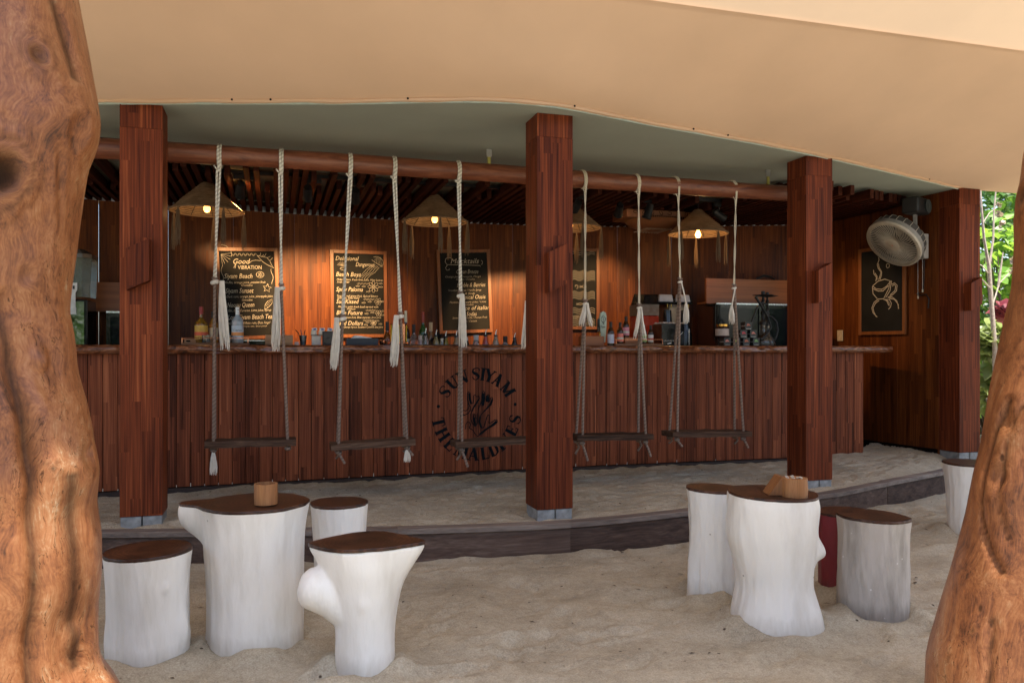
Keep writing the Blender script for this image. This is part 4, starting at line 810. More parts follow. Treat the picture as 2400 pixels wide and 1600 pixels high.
# ------------------------------------------------------------------ two polished trunks in the foreground
def trunkmat():
    m, nt, p = newmat('polished_trunk'); tc = nd(nt, 'ShaderNodeTexCoord').outputs['Object']
    kn = nd(nt, 'ShaderNodeAttribute', attribute_name='knot').outputs['Fac']; cr = nd(nt, 'ShaderNodeAttribute', attribute_name='crack').outputs['Fac']
    wp = nd(nt, 'ShaderNodeTexNoise', {'Vector': tc, 'Scale': 2.4, 'Detail': 3.0}).outputs[1]
    v = nd(nt, 'ShaderNodeVectorMath', {0: tc, 1: nd(nt, 'ShaderNodeVectorMath', {0: wp, 1: (0.30, 0.30, 0.12)}, operation='MULTIPLY').outputs[0]}, operation='ADD').outputs[0]
    cx = nd(nt, 'ShaderNodeCombineXYZ', {0: mth(nt, 'MULTIPLY', kn, 0.10), 1: mth(nt, 'MULTIPLY', kn, 0.06)}).outputs[0]
    v = nd(nt, 'ShaderNodeVectorMath', {0: v, 1: cx}, operation='ADD').outputs[0]
    a = nd(nt, 'ShaderNodeTexNoise', {'Vector': nd(nt, 'ShaderNodeVectorMath', {0: v, 1: (9, 9, 1.5)}, operation='MULTIPLY').outputs[0], 'Scale': 1.0, 'Detail': 6.0, 'Roughness': 0.62, 'Distortion': 0.7}).outputs[0]
    b = nd(nt, 'ShaderNodeTexNoise', {'Vector': nd(nt, 'ShaderNodeVectorMath', {0: v, 1: (60, 60, 4)}, operation='MULTIPLY').outputs[0], 'Scale': 1.0, 'Detail': 4.0}).outputs[0]
    d = nd(nt, 'ShaderNodeTexNoise', {'Vector': nd(nt, 'ShaderNodeVectorMath', {0: tc, 1: (4, 4, 2.2)}, operation='MULTIPLY').outputs[0], 'Scale': 1.0, 'Detail': 4.0}).outputs[0]
    f = mth(nt, 'ADD', mth(nt, 'ADD', mth(nt, 'MULTIPLY', a, 0.62), mth(nt, 'MULTIPLY', b, 0.20)), mth(nt, 'MULTIPLY', d, 0.30))
    h_ = nd(nt, 'ShaderNodeTexNoise', {'Vector': nd(nt, 'ShaderNodeVectorMath', {0: v, 1: (210, 210, 14)}, operation='MULTIPLY').outputs[0], 'Scale': 1.0, 'Detail': 3.0}).outputs[0]
    mo = nd(nt, 'ShaderNodeTexNoise', {'Vector': tc, 'Scale': 26.0, 'Detail': 6.0, 'Roughness': 0.75}).outputs[0]
    f = mth(nt, 'ADD', f, mth(nt, 'ADD', mth(nt, 'MULTIPLY', mth(nt, 'SUBTRACT', h_, 0.5), 0.40), mth(nt, 'MULTIPLY', mth(nt, 'SUBTRACT', mo, 0.5), 0.42)))
    f = mth(nt, 'ADD', mth(nt, 'MULTIPLY', mth(nt, 'SUBTRACT', f, 0.56), 2.0), 0.52)
    ln = nd(nt, 'ShaderNodeTexNoise', {'Vector': nd(nt, 'ShaderNodeVectorMath', {0: v, 1: (15, 15, 1.1)}, operation='MULTIPLY').outputs[0], 'Scale': 1.0, 'Detail': 5.0, 'Roughness': 0.55}).outputs[0]
    ln = nd(nt, 'ShaderNodeMapRange', {0: mth(nt, 'ABSOLUTE', mth(nt, 'SUBTRACT', ln, 0.52)), 1: 0.0015, 2: 0.006, 3: 0.75, 4: 0.0}).outputs[0]
    ln = mth(nt, 'MULTIPLY', ln, mth(nt, 'GREATER_THAN', d, 0.53))
    c = ramp(nt, f, [(0.08, (0.055, 0.020, 0.009)), (0.30, (0.16, 0.055, 0.020)), (0.52, (0.25, 0.092, 0.032)), (0.74, (0.31, 0.135, 0.054)), (0.90, (0.36, 0.21, 0.11)), (1.0, (0.42, 0.31, 0.21))])
    fl = nd(nt, 'ShaderNodeTexVoronoi', {'Vector': nd(nt, 'ShaderNodeVectorMath', {0: tc, 1: (1, 1, 0.55)}, operation='MULTIPLY').outputs[0], 'Scale': 13.0})
    fs = nd(nt, 'ShaderNodeMapRange', {0: fl.outputs['Distance'], 1: 0.06, 2: 0.13, 3: 0.8, 4: 0.0}).outputs[0]
    fs = mth(nt, 'MULTIPLY', fs, mth(nt, 'GREATER_THAN', nd(nt, 'ShaderNodeSeparateColor', {0: fl.outputs['Color']}).outputs[0], 0.72))
    dk = mth(nt, 'MAXIMUM', mth(nt, 'MAXIMUM', mth(nt, 'MULTIPLY', mth(nt, 'POWER', kn, 1.7), 0.95), mth(nt, 'MULTIPLY', cr, 0.85)), mth(nt, 'MAXIMUM', fs, ln))
    c = nd(nt, 'ShaderNodeMix', {0: dk, 6: c, 7: (0.030, 0.018, 0.012, 1)}, data_type='RGBA').outputs[2]
    nt.links.new(c, p.inputs['Base Color']); nt.links.new(nd(nt, 'ShaderNodeMapRange', {0: b, 3: 0.34, 4: 0.6}).outputs[0], p.inputs['Roughness'])
    inv = mth(nt, 'SUBTRACT', 1.0, dk, True); nt.links.new(mth(nt, 'MULTIPLY', inv, 0.12), p.inputs['Coat Weight']); nt.links.new(mth(nt, 'MULTIPLY', inv, 0.4), p.inputs['Specular IOR Level']); p.inputs['Coat Roughness'].default_value = 0.3
    bp = nd(nt, 'ShaderNodeBump', {'Height': mth(nt, 'SUBTRACT', mth(nt, 'ADD', mth(nt, 'ADD', a, mth(nt, 'MULTIPLY', b, 0.4)), mth(nt, 'MULTIPLY', mo, 0.5)), mth(nt, 'MULTIPLY', ln, 0.8)), 'Strength': 0.25, 'Distance': 0.02}); nt.links.new(bp.outputs[0], p.inputs['Normal']); return m
M_trunk = trunkmat()
def bigtrunk(name, label, rows, Zd, side, rad, ztop, knots, cracks, seed, flip=False):
    """rows: (height, position of the centre line across the yard)"""
    t = thing(name, label, 'tree', (0, 0, LOW), CY)
    n, k_ = 160, 260; zz = np.linspace(LOW-0.1, ztop, k_); q = np.linspace(0, 2*np.pi, n, endpoint=False)
    fl = np.array([smooth_interp(z, rows) for z in zz]); rd = interp(zz, rad)
    QQ, ZZ = np.meshgrid(q, zz); cs, sn = np.cos(QQ), np.sin(QQ)
    lump = 0.018*vnoise(cs*2.0+seed, sn*2.0+ZZ*0.45, 84+seed, 0.6)+0.05*vnoise(cs*0.9+seed, sn*0.9+ZZ*1.1, 80+seed, 0.55)+0.022*vnoise(cs*2+seed, sn*2+ZZ*1.7, 81+seed, 0.5)+0.008*vnoise(cs*5, sn*5+ZZ*4, 82+seed, 0.6)
    face = (cs*side > 0.9).astype(float)
    r = rd[:, None]*(1+0.0*ZZ)+lump*(1-0.85*np.clip((cs*side-0.6)/0.3, 0, 1))
    kn = np.zeros_like(r); ck = np.zeros_like(r)
    for (a, z, s, amp, dark) in knots:
        dd = np.hypot(np.angle(np.exp(1j*(QQ-R(a))))*rd[:, None], (ZZ-z)*0.85)/s
        dd = dd*(1+0.35*vnoise(cs*6+z, sn*6+ZZ*5, 95+seed, 0.5)); r = r+amp*(np.exp(-(dd*0.8)**2)*1.2-1.5*np.exp(-(dd*2.2)**2)+0.16*np.cos(dd*11)*np.exp(-dd*1.1)); kn = np.maximum(kn, dark*np.exp(-(dd*1.45)**4)); ck = np.maximum(ck, dark*0.6*np.exp(-((dd-0.95)/0.10)**2)+dark*.3*np.exp(-((dd-1.35)/0.07)**2))
    for (pts, wd, dep) in cracks:
        a = np.array([smooth_interp(z, pts) if pts[0][0] <= z <= pts[-1][0] else 1e3 for z in zz])[:, None]
        dd = np.abs(QQ*180/np.pi-a)*np.pi/180*rd[:, None]/wd
        g = np.exp(-dd**2)*(1+0.5*vnoise(ZZ*9, ZZ*0, 90+seed, 1)); r = r-dep*g; ck = np.maximum(ck, np.exp(-(dd*1.9)**2)*0.9*(a < 900))
    cx = fl[:, None]
    V = np.stack([cx+r*cs, Zd+r*sn*0.95+0*ZZ, ZZ-LOW], -1)
    me = npmesh(name, V.reshape(-1, 3), gridfaces(k_, n, True))
    for nm, arr in (('knot', kn), ('crack', ck)):
        at = me.attributes.new(nm, 'FLOAT', 'POINT'); at.data.foreach_set('value', arr.astype(np.float32).ravel())
    link('trunk', me, M_trunk, t); return t
LCEN = [(-0.442, -1.452), (-0.303, -1.517), (-0.176, -1.58), (-0.027, -1.606), (0.045, -1.644), (0.096, -1.652), (0.239, -1.646), (0.347, -1.63), (0.47, -1.623), (0.586, -1.628), (0.686, -1.615), (0.78, -1.625), (0.896, -1.633), (1.012, -1.654), (1.106, -1.657), (1.227, -1.667), (1.407, -1.66), (1.516, -1.657), (1.66, -1.647), (1.746, -1.623), (1.832, -1.62), (1.993, -1.64), (2.238, -1.683), (2.591, -1.729), (3.016, -1.754)]
bigtrunk('tree_trunk', 'massive knotted honey brown polished trunk with a sunlit flank', LCEN, 2.5, 1, [(-0.3, 0.4), (0.1, 0.33), (0.5, 0.31), (1.2, 0.26), (1.8, 0.3), (3.2, 0.28)], 3.6,
         [(311, 1.585, 0.085, 0.050, 1.0), (326, 1.94, 0.05, 0.016, 0.75), (333, 0.727, 0.020, 0.003, 0.9), (348, 0.40, 0.017, 0.003, 0.9), (330, 1.30, 0.05, 0.010, 0.3), (352, 1.75, 0.10, 0.014, 0.1), (0, .75, .07, .016, .1), (350, .2, .08, -.015, .1), (338, 1.05, .07, -.018, 0)],
         [([(-.3, 326), (0.1, 325), (0.5, 323), (0.8, 322), (1.05, 318), (1.25, 312)], 0.028, 0.034), ([(1.9, 350), (2.2, 342), (2.9, 335)], 0.03, 0.012), ([(0.1, 352), (.4, 346), (.7, 344)], .05, .005)], 1)
RCEN = [(-0.445, 1.798), (-0.285, 1.821), (-0.118, 1.824), (-0.011, 1.818), (0.146, 1.835), (0.326, 1.863), (0.483, 1.883), (0.638, 1.899), (0.74, 1.915), (0.952, 1.935), (1.108, 1.957), (1.193, 1.97), (1.29, 1.989), (1.448, 1.995), (1.533, 1.991), (1.683, 2.008), (1.784, 2.02), (2.328, 2.139), (2.701, 2.231), (3.555, 2.457)]
bigtrunk('tree_trunk', 'leaning honey brown polished trunk with a long bark scar', RCEN, 2.7, -1, [(-0.35, 0.42), (0.1, 0.36), (0.5, 0.32), (1.2, 0.27), (1.8, 0.25), (3.6, 0.24)], 3.7,
         [(172, 1.60, 0.05, 0.014, 0.85), (203, 0.53, 0.020, 0.003, 0.6), (194, 0.66, 0.07, 0.012, 0.45), (192, 0.85, 0.06, 0.012, 0.3), (184, .05, .018, .002, .8), (196, .17, .015, .002, .9)],
         [([(.36, 205), (.44, 193), (.52, 185), (.66, 181), (.80, 184), (.92, 192)], 0.016, 0.014), ([(.46, 206), (.58, 197), (.72, 196), (.84, 198), (.93, 206)], 0.008, 0.008), ([(-.3, 215), (.05, 209), (.22, 205)], .012, .012)], 2)

# ------------------------------------------------------------------ chalk boards
M_board = plain('blackboard', (0.010, 0.010, 0.010), 0.75, var=0.5, vs_=5, spec=0.2)
M_chalk = plain('chalk', (0.42, 0.38, 0.31), 0.9, var=0.2, vs_=90); M_chalk2 = plain('faint_chalk', (0.30, 0.27, 0.22), 0.9, var=0.3, vs_=90)
def textmesh(body, shear=0.3, off=0.012):
    cu = bpy.data.curves.new('lettering', 'FONT'); cu.body = body; cu.shear = shear; cu.offset = off-0.014; cu.resolution_u = 2; cu.fill_mode = 'FRONT'
    ob = bpy.data.objects.new('lettering', cu); C.objects.link(ob); bpy.context.view_layer.update()
    me = bpy.data.meshes.new_from_object(ob); V = [tuple(v.co) for v in me.vertices]; F = [tuple(p.vertices) for p in me.polygons]
    bpy.data.objects.remove(ob); bpy.data.meshes.remove(me); bpy.data.curves.remove(cu); return V, F
def put_text(mb, body, x0, base, width, cap, fn, shear=0.3, off=0.012):
    V, F = textmesh(body, shear, off)
    if not V: return
    xa = min(v[0] for v in V); xb = max(v[0] for v in V); kx = width/(xb-xa); ky = cap/0.70
    mb.add([fn(x0+(v[0]-xa)*kx, base+v[1]*ky) for v in V], F)
BW, BH = 0.535, 0.86
def board(u, z, rz, lean, label, W=BW, H=BH, fr=0.036, loc=None):
    t = thing('chalkboard', label, 'chalkboard', loc or (u, wallv(u)-0.045, z), rz, 'framed chalkboards')
    t.rotation_euler = (0, lean, rz)
    MB().box(-W/2, W/2, 0, 0.012, 0, H).build('slate', M_board, t)
    for a, b, c, d in ((-W/2-fr, -W/2, -fr, H+fr), (W/2, W/2+fr, -fr, H+fr)): MB().box(a, b, -0.010, 0.014, c, d).build('frame_bar', M_frame, t, bevel=0.002)
    for c, d in ((-fr, 0), (H, H+fr)): MB().box(-W/2, W/2, -0.009, 0.013, c, d).build('frame_bar', M_frame, t, bevel=0.002)
    return t
def wave(x0, x1, y, amp, n, ph=0.0): return [(x0+(x1-x0)*i/(n*6), y+amp*math.sin(ph+i*math.pi/3)) for i in range(n*6+1)]
def ell(cx, cy, a, b, q0=0, q1=360, rot=0, n=18):
    out = []
    for i in range(n+1):
        q = R(q0+(q1-q0)*i/n); x, y = a*math.cos(q), b*math.sin(q); out.append((cx+x*math.cos(R(rot))-y*math.sin(R(rot)), cy+x*math.sin(R(rot))+y*math.cos(R(rot))))
    return out
def fish(cx, cy, s): return [(cx-s, cy+s*.35), (cx-s*.55, cy), (cx, cy+s*.38), (cx+s*.6, cy+s*.25), (cx+s, cy), (cx+s*.6, cy-s*.25), (cx, cy-s*.38), (cx-s*.55, cy), (cx-s, cy-s*.35), (cx-s, cy+s*.35)]
def writer(t, ox, oy, k_, H=BH):
    """sheet units to board metres; origin of the sheet at the slate's top left"""
    def fn(x, y): return (x, -0.0022, y)
    def T(body, x, y, wd, cap, faint=False, shear=0.3, off=0.012):
        m = MB(); put_text(m, body, (x-ox)*k_-BW/2, H-(y-oy)*k_, wd*k_, cap*k_, fn, shear, off); m.build('chalk_line', M_chalk2 if faint else M_chalk, t)
    def S(pts, wd=7, faint=False): MB().ribbon([((x-ox)*k_-BW/2, H-(y-oy)*k_) for x, y in pts], wd*k_*0.8, fn).build('chalk_stroke', M_chalk2 if faint else M_chalk, t)
    def done(): pass
    return T, S, done
def tilt_at(u): return math.atan2(wallv(u+.2)-wallv(u-.2), .4)
# "Good VIBRATION"
t = board(-0.235, 1.215, tilt_at(-.235), R(-2.4), 'chalkboard headed Good Vibration in an orange wood frame')
T, S, done = writer(t, 140, 95, BW/880)
T('Good', 360, 305, 270, 85, off=.02); S([(600, 300), (660, 255), (720, 245), (800, 252)], 10); S([(372, 310), (400, 320), (385, 380), (360, 375), (400, 310)], 9)
T('VIBRATION', 430, 395, 380, 62, shear=0.05, off=.02)
T('Siyam Beach', 205, 548, 450, 80, off=.018); T('Vodka, orange juice, passion fruit', 215, 632, 650, 40); T('Grenadine', 470, 680, 180, 36)
T('Siyam Sunset', 215, 790, 450, 80, off=.018); T('Dark rum, orange juice, pineapple juice', 230, 868, 740, 40); T('Grenadine', 470, 925, 170, 36)
T('Noonu Queen', 235, 1025, 430, 78, off=.018); T('Gin, Blue Curacao, Lime juice, Syrup', 245, 1100, 690, 40)
T('Long Siyam Beach Tea', 235, 1230, 710, 78, off=.018); T('Vodka, Gin, White rum, Don Angel', 245, 1312, 670, 42); T('Triple sec, lime juice', 470, 1362, 380, 30, True)
S(ell(170, 150, 170, 160, 10, -85), 8); [S([(172, 150), (172+170*math.cos(R(a)), 150+160*math.sin(R(a)))], 6) for a in (-8, 12, 32, 52, 72, 85)]
S(wave(350, 735, 145, 16, 6), 7, True); S(wave(350, 735, 160, 16, 6), 5, True)
for x in (180, 975): S([(x+16*math.sin(y/38), y) for y in range(320 if x < 200 else 390, 1180 if x < 200 else 660, 18)], 8, x < 200)
S([(745, 165), (820, 185), (900, 200), (950, 260), (975, 330), (1015, 380), (900, 320), (830, 270), (745, 165)], 8)
for a, b in (((780, 175), (800, 120)), ((850, 185), (890, 130)), ((900, 205), (960, 175)), ((940, 250), (995, 200)), ((815, 180), (850, 150))): S([a, ((a[0]+b[0])/2+12, (a[1]+b[1])/2), b], 7)
S(ell(780, 488, 62, 50), 8); [S(ell(780+dx, 488+dy, 8, 8, n=8), 6) for dx, dy in ((-20, -15), (5, -22), (25, -8), (-5, 5), (28, 15), (5, 28), (-25, 18))]
star = [(885+(75 if i % 2 == 0 else 32)*math.cos(R(i*36-80)), 715+(75 if i % 2 == 0 else 32)*math.sin(R(i*36-80))) for i in range(11)]; S(star, 8)
S([(830, 1080), (840, 990), (880, 940), (960, 900), (955, 970), (900, 1030), (830, 1080)], 8); [S([(845+i*22, 985-i*16), (880+i*16, 1035-i*26)], 6) for i in range(5)]
done()
# "Delusional Dangerous"
t = board(0.875, 1.240, tilt_at(.875), R(-0.6), 'chalkboard headed Delusional Dangerous with a jellyfish drawing')
T, S, done = writer(t, 75, 130, BW/870)
T('Delusional', 110, 250, 400, 72, off=.012); T('Dangerous', 455, 348, 330, 72, off=.018)
for hd, y, wd in (('Beach Boys', 525, 430), ('Spicy Paloma', 785, 460), ('Sun Kissed', 995, 390), ('Blue Future', 1190, 450), ('Sand Dollars', 1370, 460)): T(hd, 115, y, wd, 74, off=.018)
for l, y, x, wd in (('Midori, Rum, fresh lime juice, Mint Leaves', 598, 125, 810), ('Soda water', 640, 130, 220), ('Tequila, red grape fruit, Spiced Bitters', 880, 130, 710), ('Sour mix, Soda water', 915, 130, 390), ('Mint gin with fresh basil served with', 1068, 145, 700), ('Prosecco', 1105, 300, 140), ('Passion fruit, Blue curacao, lime juice', 1252, 230, 660), ('Orange liqueur, Southern Comfort, lime juice', 1420, 240, 680)): T(l, x, y, wd, 36)
S(ell(835, 260, 110, 85, -150, 40, 25), 8, True); S([(735, 225), (790, 270), (850, 305), (925, 345)], 8, True); [S([(800+i*22, 190-i*4), (790+i*30, 270+i*16)], 5, True) for i in range(5)]
for i in range(5): S([(760+i*30-f*52+14*math.sin(f*2.1+i), 300+i*14+f*46) for f in range(6)], 7, True)
def flower(cx, cy, a, n, lw=6):
    for i in range(n): S(ell(cx+a*.55*math.cos(i*6.283/n), cy+a*.55*math.sin(i*6.283/n), a*.45, a*.25, rot=i*360/n, n=10), lw)
flower(762, 700, 100, 8); flower(840, 960, 68, 6, 5); flower(845, 1160, 60, 6, 5); flower(757, 1330, 55, 7)
for x, y in ((490, 690), (595, 695), (670, 785), (890, 640), (900, 700), (590, 980), (695, 962), (915, 955), (640, 1170), (740, 1150), (915, 1125), (915, 1195), (655, 1320), (625, 1362), (830, 1295), (880, 1350)): S(fish(x, y, 32), 5)
for y, x0, x1 in ((640, 470, 690), (912, 580, 780), (1105, 620, 800), (1280, 570, 725)): S(wave(x0, x1, y, 10, 4), 5, True); S(wave(x0+10, x1, y+16, 10, 4, 1), 5, True)
for a in range(-80, 100, 22): S([(215, 345), (215+80*math.sin(R(a)), 345-75*math.cos(R(a)))], 7, True)
S(ell(235, 395, 50, 20), 8)
done()
# "Mocktails"
t = board(2.055, 1.295, tilt_at(2.055), R(-2.3), 'chalkboard headed Mocktails with faint chalk writing')
T, S, done = writer(t, 85, 128, BW/810)
T('Mocktails', 265, 310, 490, 85, off=.012); S([(290, 225), (240, 205), (185, 225), (172, 280), (200, 325), (480, 335), (770, 348), (775, 365)], 9); S([(205, 335), (175, 380), (195, 420), (235, 415), (240, 395)], 9); S(ell(790, 295, 25, 35, 90, -80), 7)
for hd, x, y, wd in (('Ocean Breeze', 360, 480, 375), ('Bubble & Berries', 360, 705, 490), ('Tropical Oasis', 365, 910, 480), ('Juice of italian', 370, 1095, 540), ('Sodas', 500, 1195, 180)): T(hd, x, y, wd, 70, off=.008)
for l, x, y, wd in (('Orange juice, Pineapple, Mango', 165, 545, 610), ('Coconut / Grenadine', 350, 592, 320), ('Strawberry syrup / Vanilla Syrup', 205, 775, 570), ('Lime & Soda', 350, 832, 310), ('Passion, Pineapple juice / Lime', 220, 975, 630), ('Grenadine', 450, 1020, 180), ('Strawberry / Vanilla / Passion Fruit', 260, 1240, 600), ('Lime / Coconut', 430, 1298, 250)): T(l, x, y, wd, 34, True)
done()
# waves and fish board, half behind the middle post
t = board(3.285, 1.340, tilt_at(3.285), 0, 'chalkboard drawn with waves and fish beside the beer tap')
T, S, done = writer(t, 0, 0, BW/300)
for y0 in (6, 18, 130, 142, 155, 168, 182, 262, 275, 288, 302, 368, 382, 396, 438, 451, 464, 478): S(wave(10, 290, y0, 7, 5, 0.6), 3)
S(fish(215, 226, 22), 3); S(fish(190, 338, 18), 3); T('Drink', 120, 430, 90, 26); S(ell(170, 228, 9, 12, 90, -180), 3); S(fish(80, 226, 18), 3)
done()
# coffee cup board on the side wall
t = thing('chalkboard', 'chalkboard with a coffee cup drawing under the wall fan', 'chalkboard', (6.075, 6.93, 1.266), SWA, 'framed chalkboards')
W, H = 0.52, 0.85
MB().box(-W/2, W/2, 0, 0.012, 0, H).build('slate', M_board, t)
for a, b, c, d in ((-W/2-.036, -W/2, -.036, H+.036), (W/2, W/2+.036, -.036, H+.036)): MB().box(a, b, -0.010, 0.014, c, d).build('frame_bar', M_frame, t, bevel=.002)
for c, d in ((-.036, 0), (H, H+.036)): MB().box(-W/2, W/2, -0.009, 0.013, c, d).build('frame_bar', M_frame, t, bevel=.002)
m = MB(); kx, ky = 0.52/435, 0.85/905
def cf(p): return [((x-365)*kx, H-(y-550)*ky) for x, y in p]
fn = lambda x, y: (x, -0.0022, y)
for p in ([(270, 945), (330, 895), (400, 880), (458, 905), (420, 960), (370, 990), (310, 980), (270, 945)], [(275, 975), (330, 1005), (380, 1010), (440, 955)], [(268, 950), (275, 1030), (320, 1090)], [(458, 905), (440, 990), (390, 1090)], [(470, 905), (455, 1010), (410, 1085)],
          [(472, 945), (500, 930), (528, 960), (520, 1020), (480, 1060), (430, 1085)], [(478, 965), (498, 945), (513, 970), (505, 1015), (455, 1060)], [(320, 1295), (275, 1245), (262, 1190), (285, 1130), (330, 1095), (380, 1095), (420, 1120), (440, 1170)], [(310, 1290), (285, 1240), (275, 1190), (300, 1140), (340, 1110)],
          [(400, 1105), (450, 1110), (468, 1150), (460, 1190), (438, 1215)], [(415, 1110), (445, 1140), (445, 1180)], [(430, 1085), (480, 1085), (525, 1130), (545, 1215)], [(445, 1095), (500, 1110), (540, 1170), (540, 1215)], [(335, 880), (350, 840), (360, 800), (330, 750), (320, 710), (340, 660), (335, 630)], [(350, 880), (365, 830), (368, 795), (340, 745), (333, 700)], [(305, 895), (312, 850), (285, 810), (280, 765)], [(318, 880), (318, 840), (295, 800)]):
    m.ribbon(cf(p), 0.0085, fn)
for c in ((415, 655), (432, 735)): m.ribbon(cf(ell(c[0], c[1], 16, 24)), 0.006, fn)
m.build('chalk_drawing', M_chalk, t)

# ------------------------------------------------------------------ things on and behind the counter
def mk(name, label, cat, u, v, z=TOPZ, rz=0, group=None): return thing(name, label, cat, (u, v, z), rz, group)
M_glass = plain('clear_glass', (0.85, 0.88, 0.88), 0.04, trans=0.95, var=0.02); M_steel = plain('steel', (0.55, 0.55, 0.55), 0.22, 1.0); M_cop = plain('copper', (0.72, 0.33, 0.19), 0.22, 1.0)
M_wht = plain('white_plastic', (0.72, 0.71, 0.68), 0.4); M_navy = plain('navy_board', (0.012, 0.02, 0.035), 0.4); M_gold = plain('gold', (0.6, 0.38, 0.1), 0.25, 1.0); M_blkg = plain('gloss_black', (0.008, 0.008, 0.009), 0.12)
M_paper = plain('paper', (0.75, 0.74, 0.72), 0.8)
def gl(name, c, tr=0.7): return plain('glass_'+name, c, 0.06, trans=tr, var=0.05)
def bottle(label, u, v, z, h, r, glass, cap, lab=None, lab2=None, pour=False, neck=0.014, capm=None, sh=0.62, group='bottles behind the bar', cat='bottle', word=None):
    t = mk('bottle', label, cat, u, v, z, 0, group); nh = h*(0.80 if pour else 0.90)
    MB().lathe([(0, 0), (r*.94, 0), (r, .008), (r, h*sh*.9), (r*.93, h*(sh*.9+.06)), (neck*1.25, h*(sh+.12)), (neck, h*(sh+.17)), (neck, nh), (0, nh)], 22).build('glass', glass, t, 50)
    if lab: 
        lo = MB().lathe([(r+.0008, h*.10), (r+.0012, h*.11), (r+.0012, h*.47), (r+.0008, h*.48)], 22).build('label', lab, t, 50)
        if lab2: MB().lathe([(r+.0020, h*.20), (r+.0020, h*.30)], 22).build('label_band', lab2, lo)
        if word:
            wm = MB(); put_text(wm, word, -r*.8, h*.33, r*1.6, h*.05, lambda x, y: (r*1.0*math.sin(x/r), -(r+.0028)*math.cos(x/r), y), 0.1, .01); wm.build('label_word', M_blkg, lo)
    if pour:
        MB().tube([(0, 0, nh-.002), (0, 0, nh+h*.05)], neck*1.25, 10).build('pourer_collar', M_blk, t, 50)
        MB().tube([(0, 0, nh+h*.045), (0.002, 0, nh+h*.12), (0.008, -0.002, nh+h*.20)], [.006, .005, .004], 8).build('spout', M_steel, t, 60)
    else: MB().lathe([(neck*1.12, nh-h*.11), (neck*1.15, h), (0, h)], 14).build('cap', capm or M_blk, t, 50)
    return t
VF = 6.78
# spirit tray with rail
t = mk('spirit_tray', 'copper railed wooden bottle tray with dark lettering', 'tray', -0.443, VF)
M_tray = plain('tray_wood', (0.20, 0.09, 0.04), 0.5)
MB().box(-.250, .250, -.10, .10, 0, .017).build('base', M_tray, t, bevel=.002)
MB().box(-.234, -.02, -.02, -.012, .017, .048).build('back_board', plain('tray_board', (.30, .15, .07), .5), t)
for z in (.055,): MB().tube([(-.243, -.094, z), (.243, -.094, z), (.243, .094, z), (-.243, .094, z)], .0028, 6, closed=True).build('rail', M_cop, t)
for x, y in ((-.243, -.094), (.243, -.094), (.243, .094), (-.243, .094)): MB().tube([(x, y, .016), (x, y, .055)], .0028, 6).build('rail_post', M_cop, t)
m = MB(); put_text(m, 'The MACALLAN', -.14, .024, .135, .012, lambda x, y: (x, -.0225, y), 0, .004); m.add([(-.205+.018*math.cos(a), -.0225, .031+.007*math.sin(a)) for a in np.linspace(0, 6.28, 13)[:-1]], [tuple(range(12))]); m.build('lettering', M_blkg, t)
bottle('gold tequila bottle with red neck and yellow label on the railed tray', -0.556, 6.79, TOPZ+.0175, .285, .049, gl('gold', (.40, .19, .02), .55), None, plain('yellow_label', (.55, .33, .05), .5), plain('red_print', (.55, .08, .03), .5), capm=plain('red_cap', (.30, .02, .02), .35), neck=.0135, sh=.55)
bottle('amber bottle half hidden behind the first swing rope', -0.468, 6.83, TOPZ+.0175, .25, .034, gl('amber', (.5, .25, .04), .5), None, plain('cream_label', (.6, .5, .35), .6))
bottle('clear gin bottle with pale blue label and navy foot on the railed tray', -0.283, 6.79, TOPZ+.0175, .285, .045, gl('paleblue', (.62, .74, .82), .5), None, plain('blue_label', (.50, .60, .70), .45), plain('orange_print', (.7, .3, .1), .5), capm=plain('silver_cap', (.6, .62, .64), .3, .6), neck=.015, sh=.64, word='Citrus')
o = None
for u, lb in ((-0.515, 'cut glass tumbler beside the gold tequila bottle'), (-0.352, 'cut glass tumbler beside the clear gin bottle')):
    t = mk('tumbler', lb, 'glass', u, 6.735, TOPZ+.0175, 0, 'cut glass tumblers'); m = MB()
    V = []; F = []; n_ = 16
    for i, (r, z) in enumerate([(.026, 0), (.030, .004), (.031, .03), (.032, .06), (.0285, .06), (.027, .012), (.0, .010)]):
        for j in range(n_): q = 2*math.pi*j/n_; rr_ = r*(1+(.05 if j % 2 and 0 < i < 3 else 0)); V.append((rr_*math.cos(q), rr_*math.sin(q), z))
    for i in range(6):
        for j in range(n_): F.append((i*n_+j, i*n_+(j+1) % n_, (i+1)*n_+(j+1) % n_, (i+1)*n_+j))
    F.append(tuple(reversed(range(n_)))); m.add(V, F); m.build('bowl', M_glass, t, 20)
t = mk('till_drawer', 'low black device with a chrome strip behind the tray', 'device', -0.145, 6.92); MB().box(-.14, .09, -.09, .09, 0, .045).build('case', M_blkg, t, bevel=.004); MB().box(-.138, .088, -.0935, -.0905, .033, .041).build('chrome_strip', M_steel, t)
t = mk('wooden_box', 'plain pale oak box below the swing tassel', 'box', 0.0365, 6.76)
for a, b, c, d in ((-.107, .107, -.05, -.042), (-.107, .107, .042, .05), (-.107, -.099, -.042, .042), (.099, .107, -.042, .042)): MB().box(a, b, c, d, 0, .081).build('panel', M_box, t)
MB().box(-.099, .099, -.042, .042, 0, .006).build('bottom', M_box, t)
t = mk('folded_cloth', 'white folded cloth lying beside the oak box', 'cloth', 0.175, 6.80)
for i in range(3): MB().box(-.022+.003*i, .020-.002*i, -.04, .04, .001+.009*i, .009+.009*i).build('fold', M_paper, t, bevel=.003)
t = mk('pen_cup', 'dark metal pen cup with pens', 'pen cup', 0.225, 6.80); MB().lathe([(0, 0), (.022, 0), (.030, .08), (.028, .08), (.020, .004), (0, .004)], 20).build('cup', plain('dark_steel', (.10, .12, .15), .25, .9), t, 40)
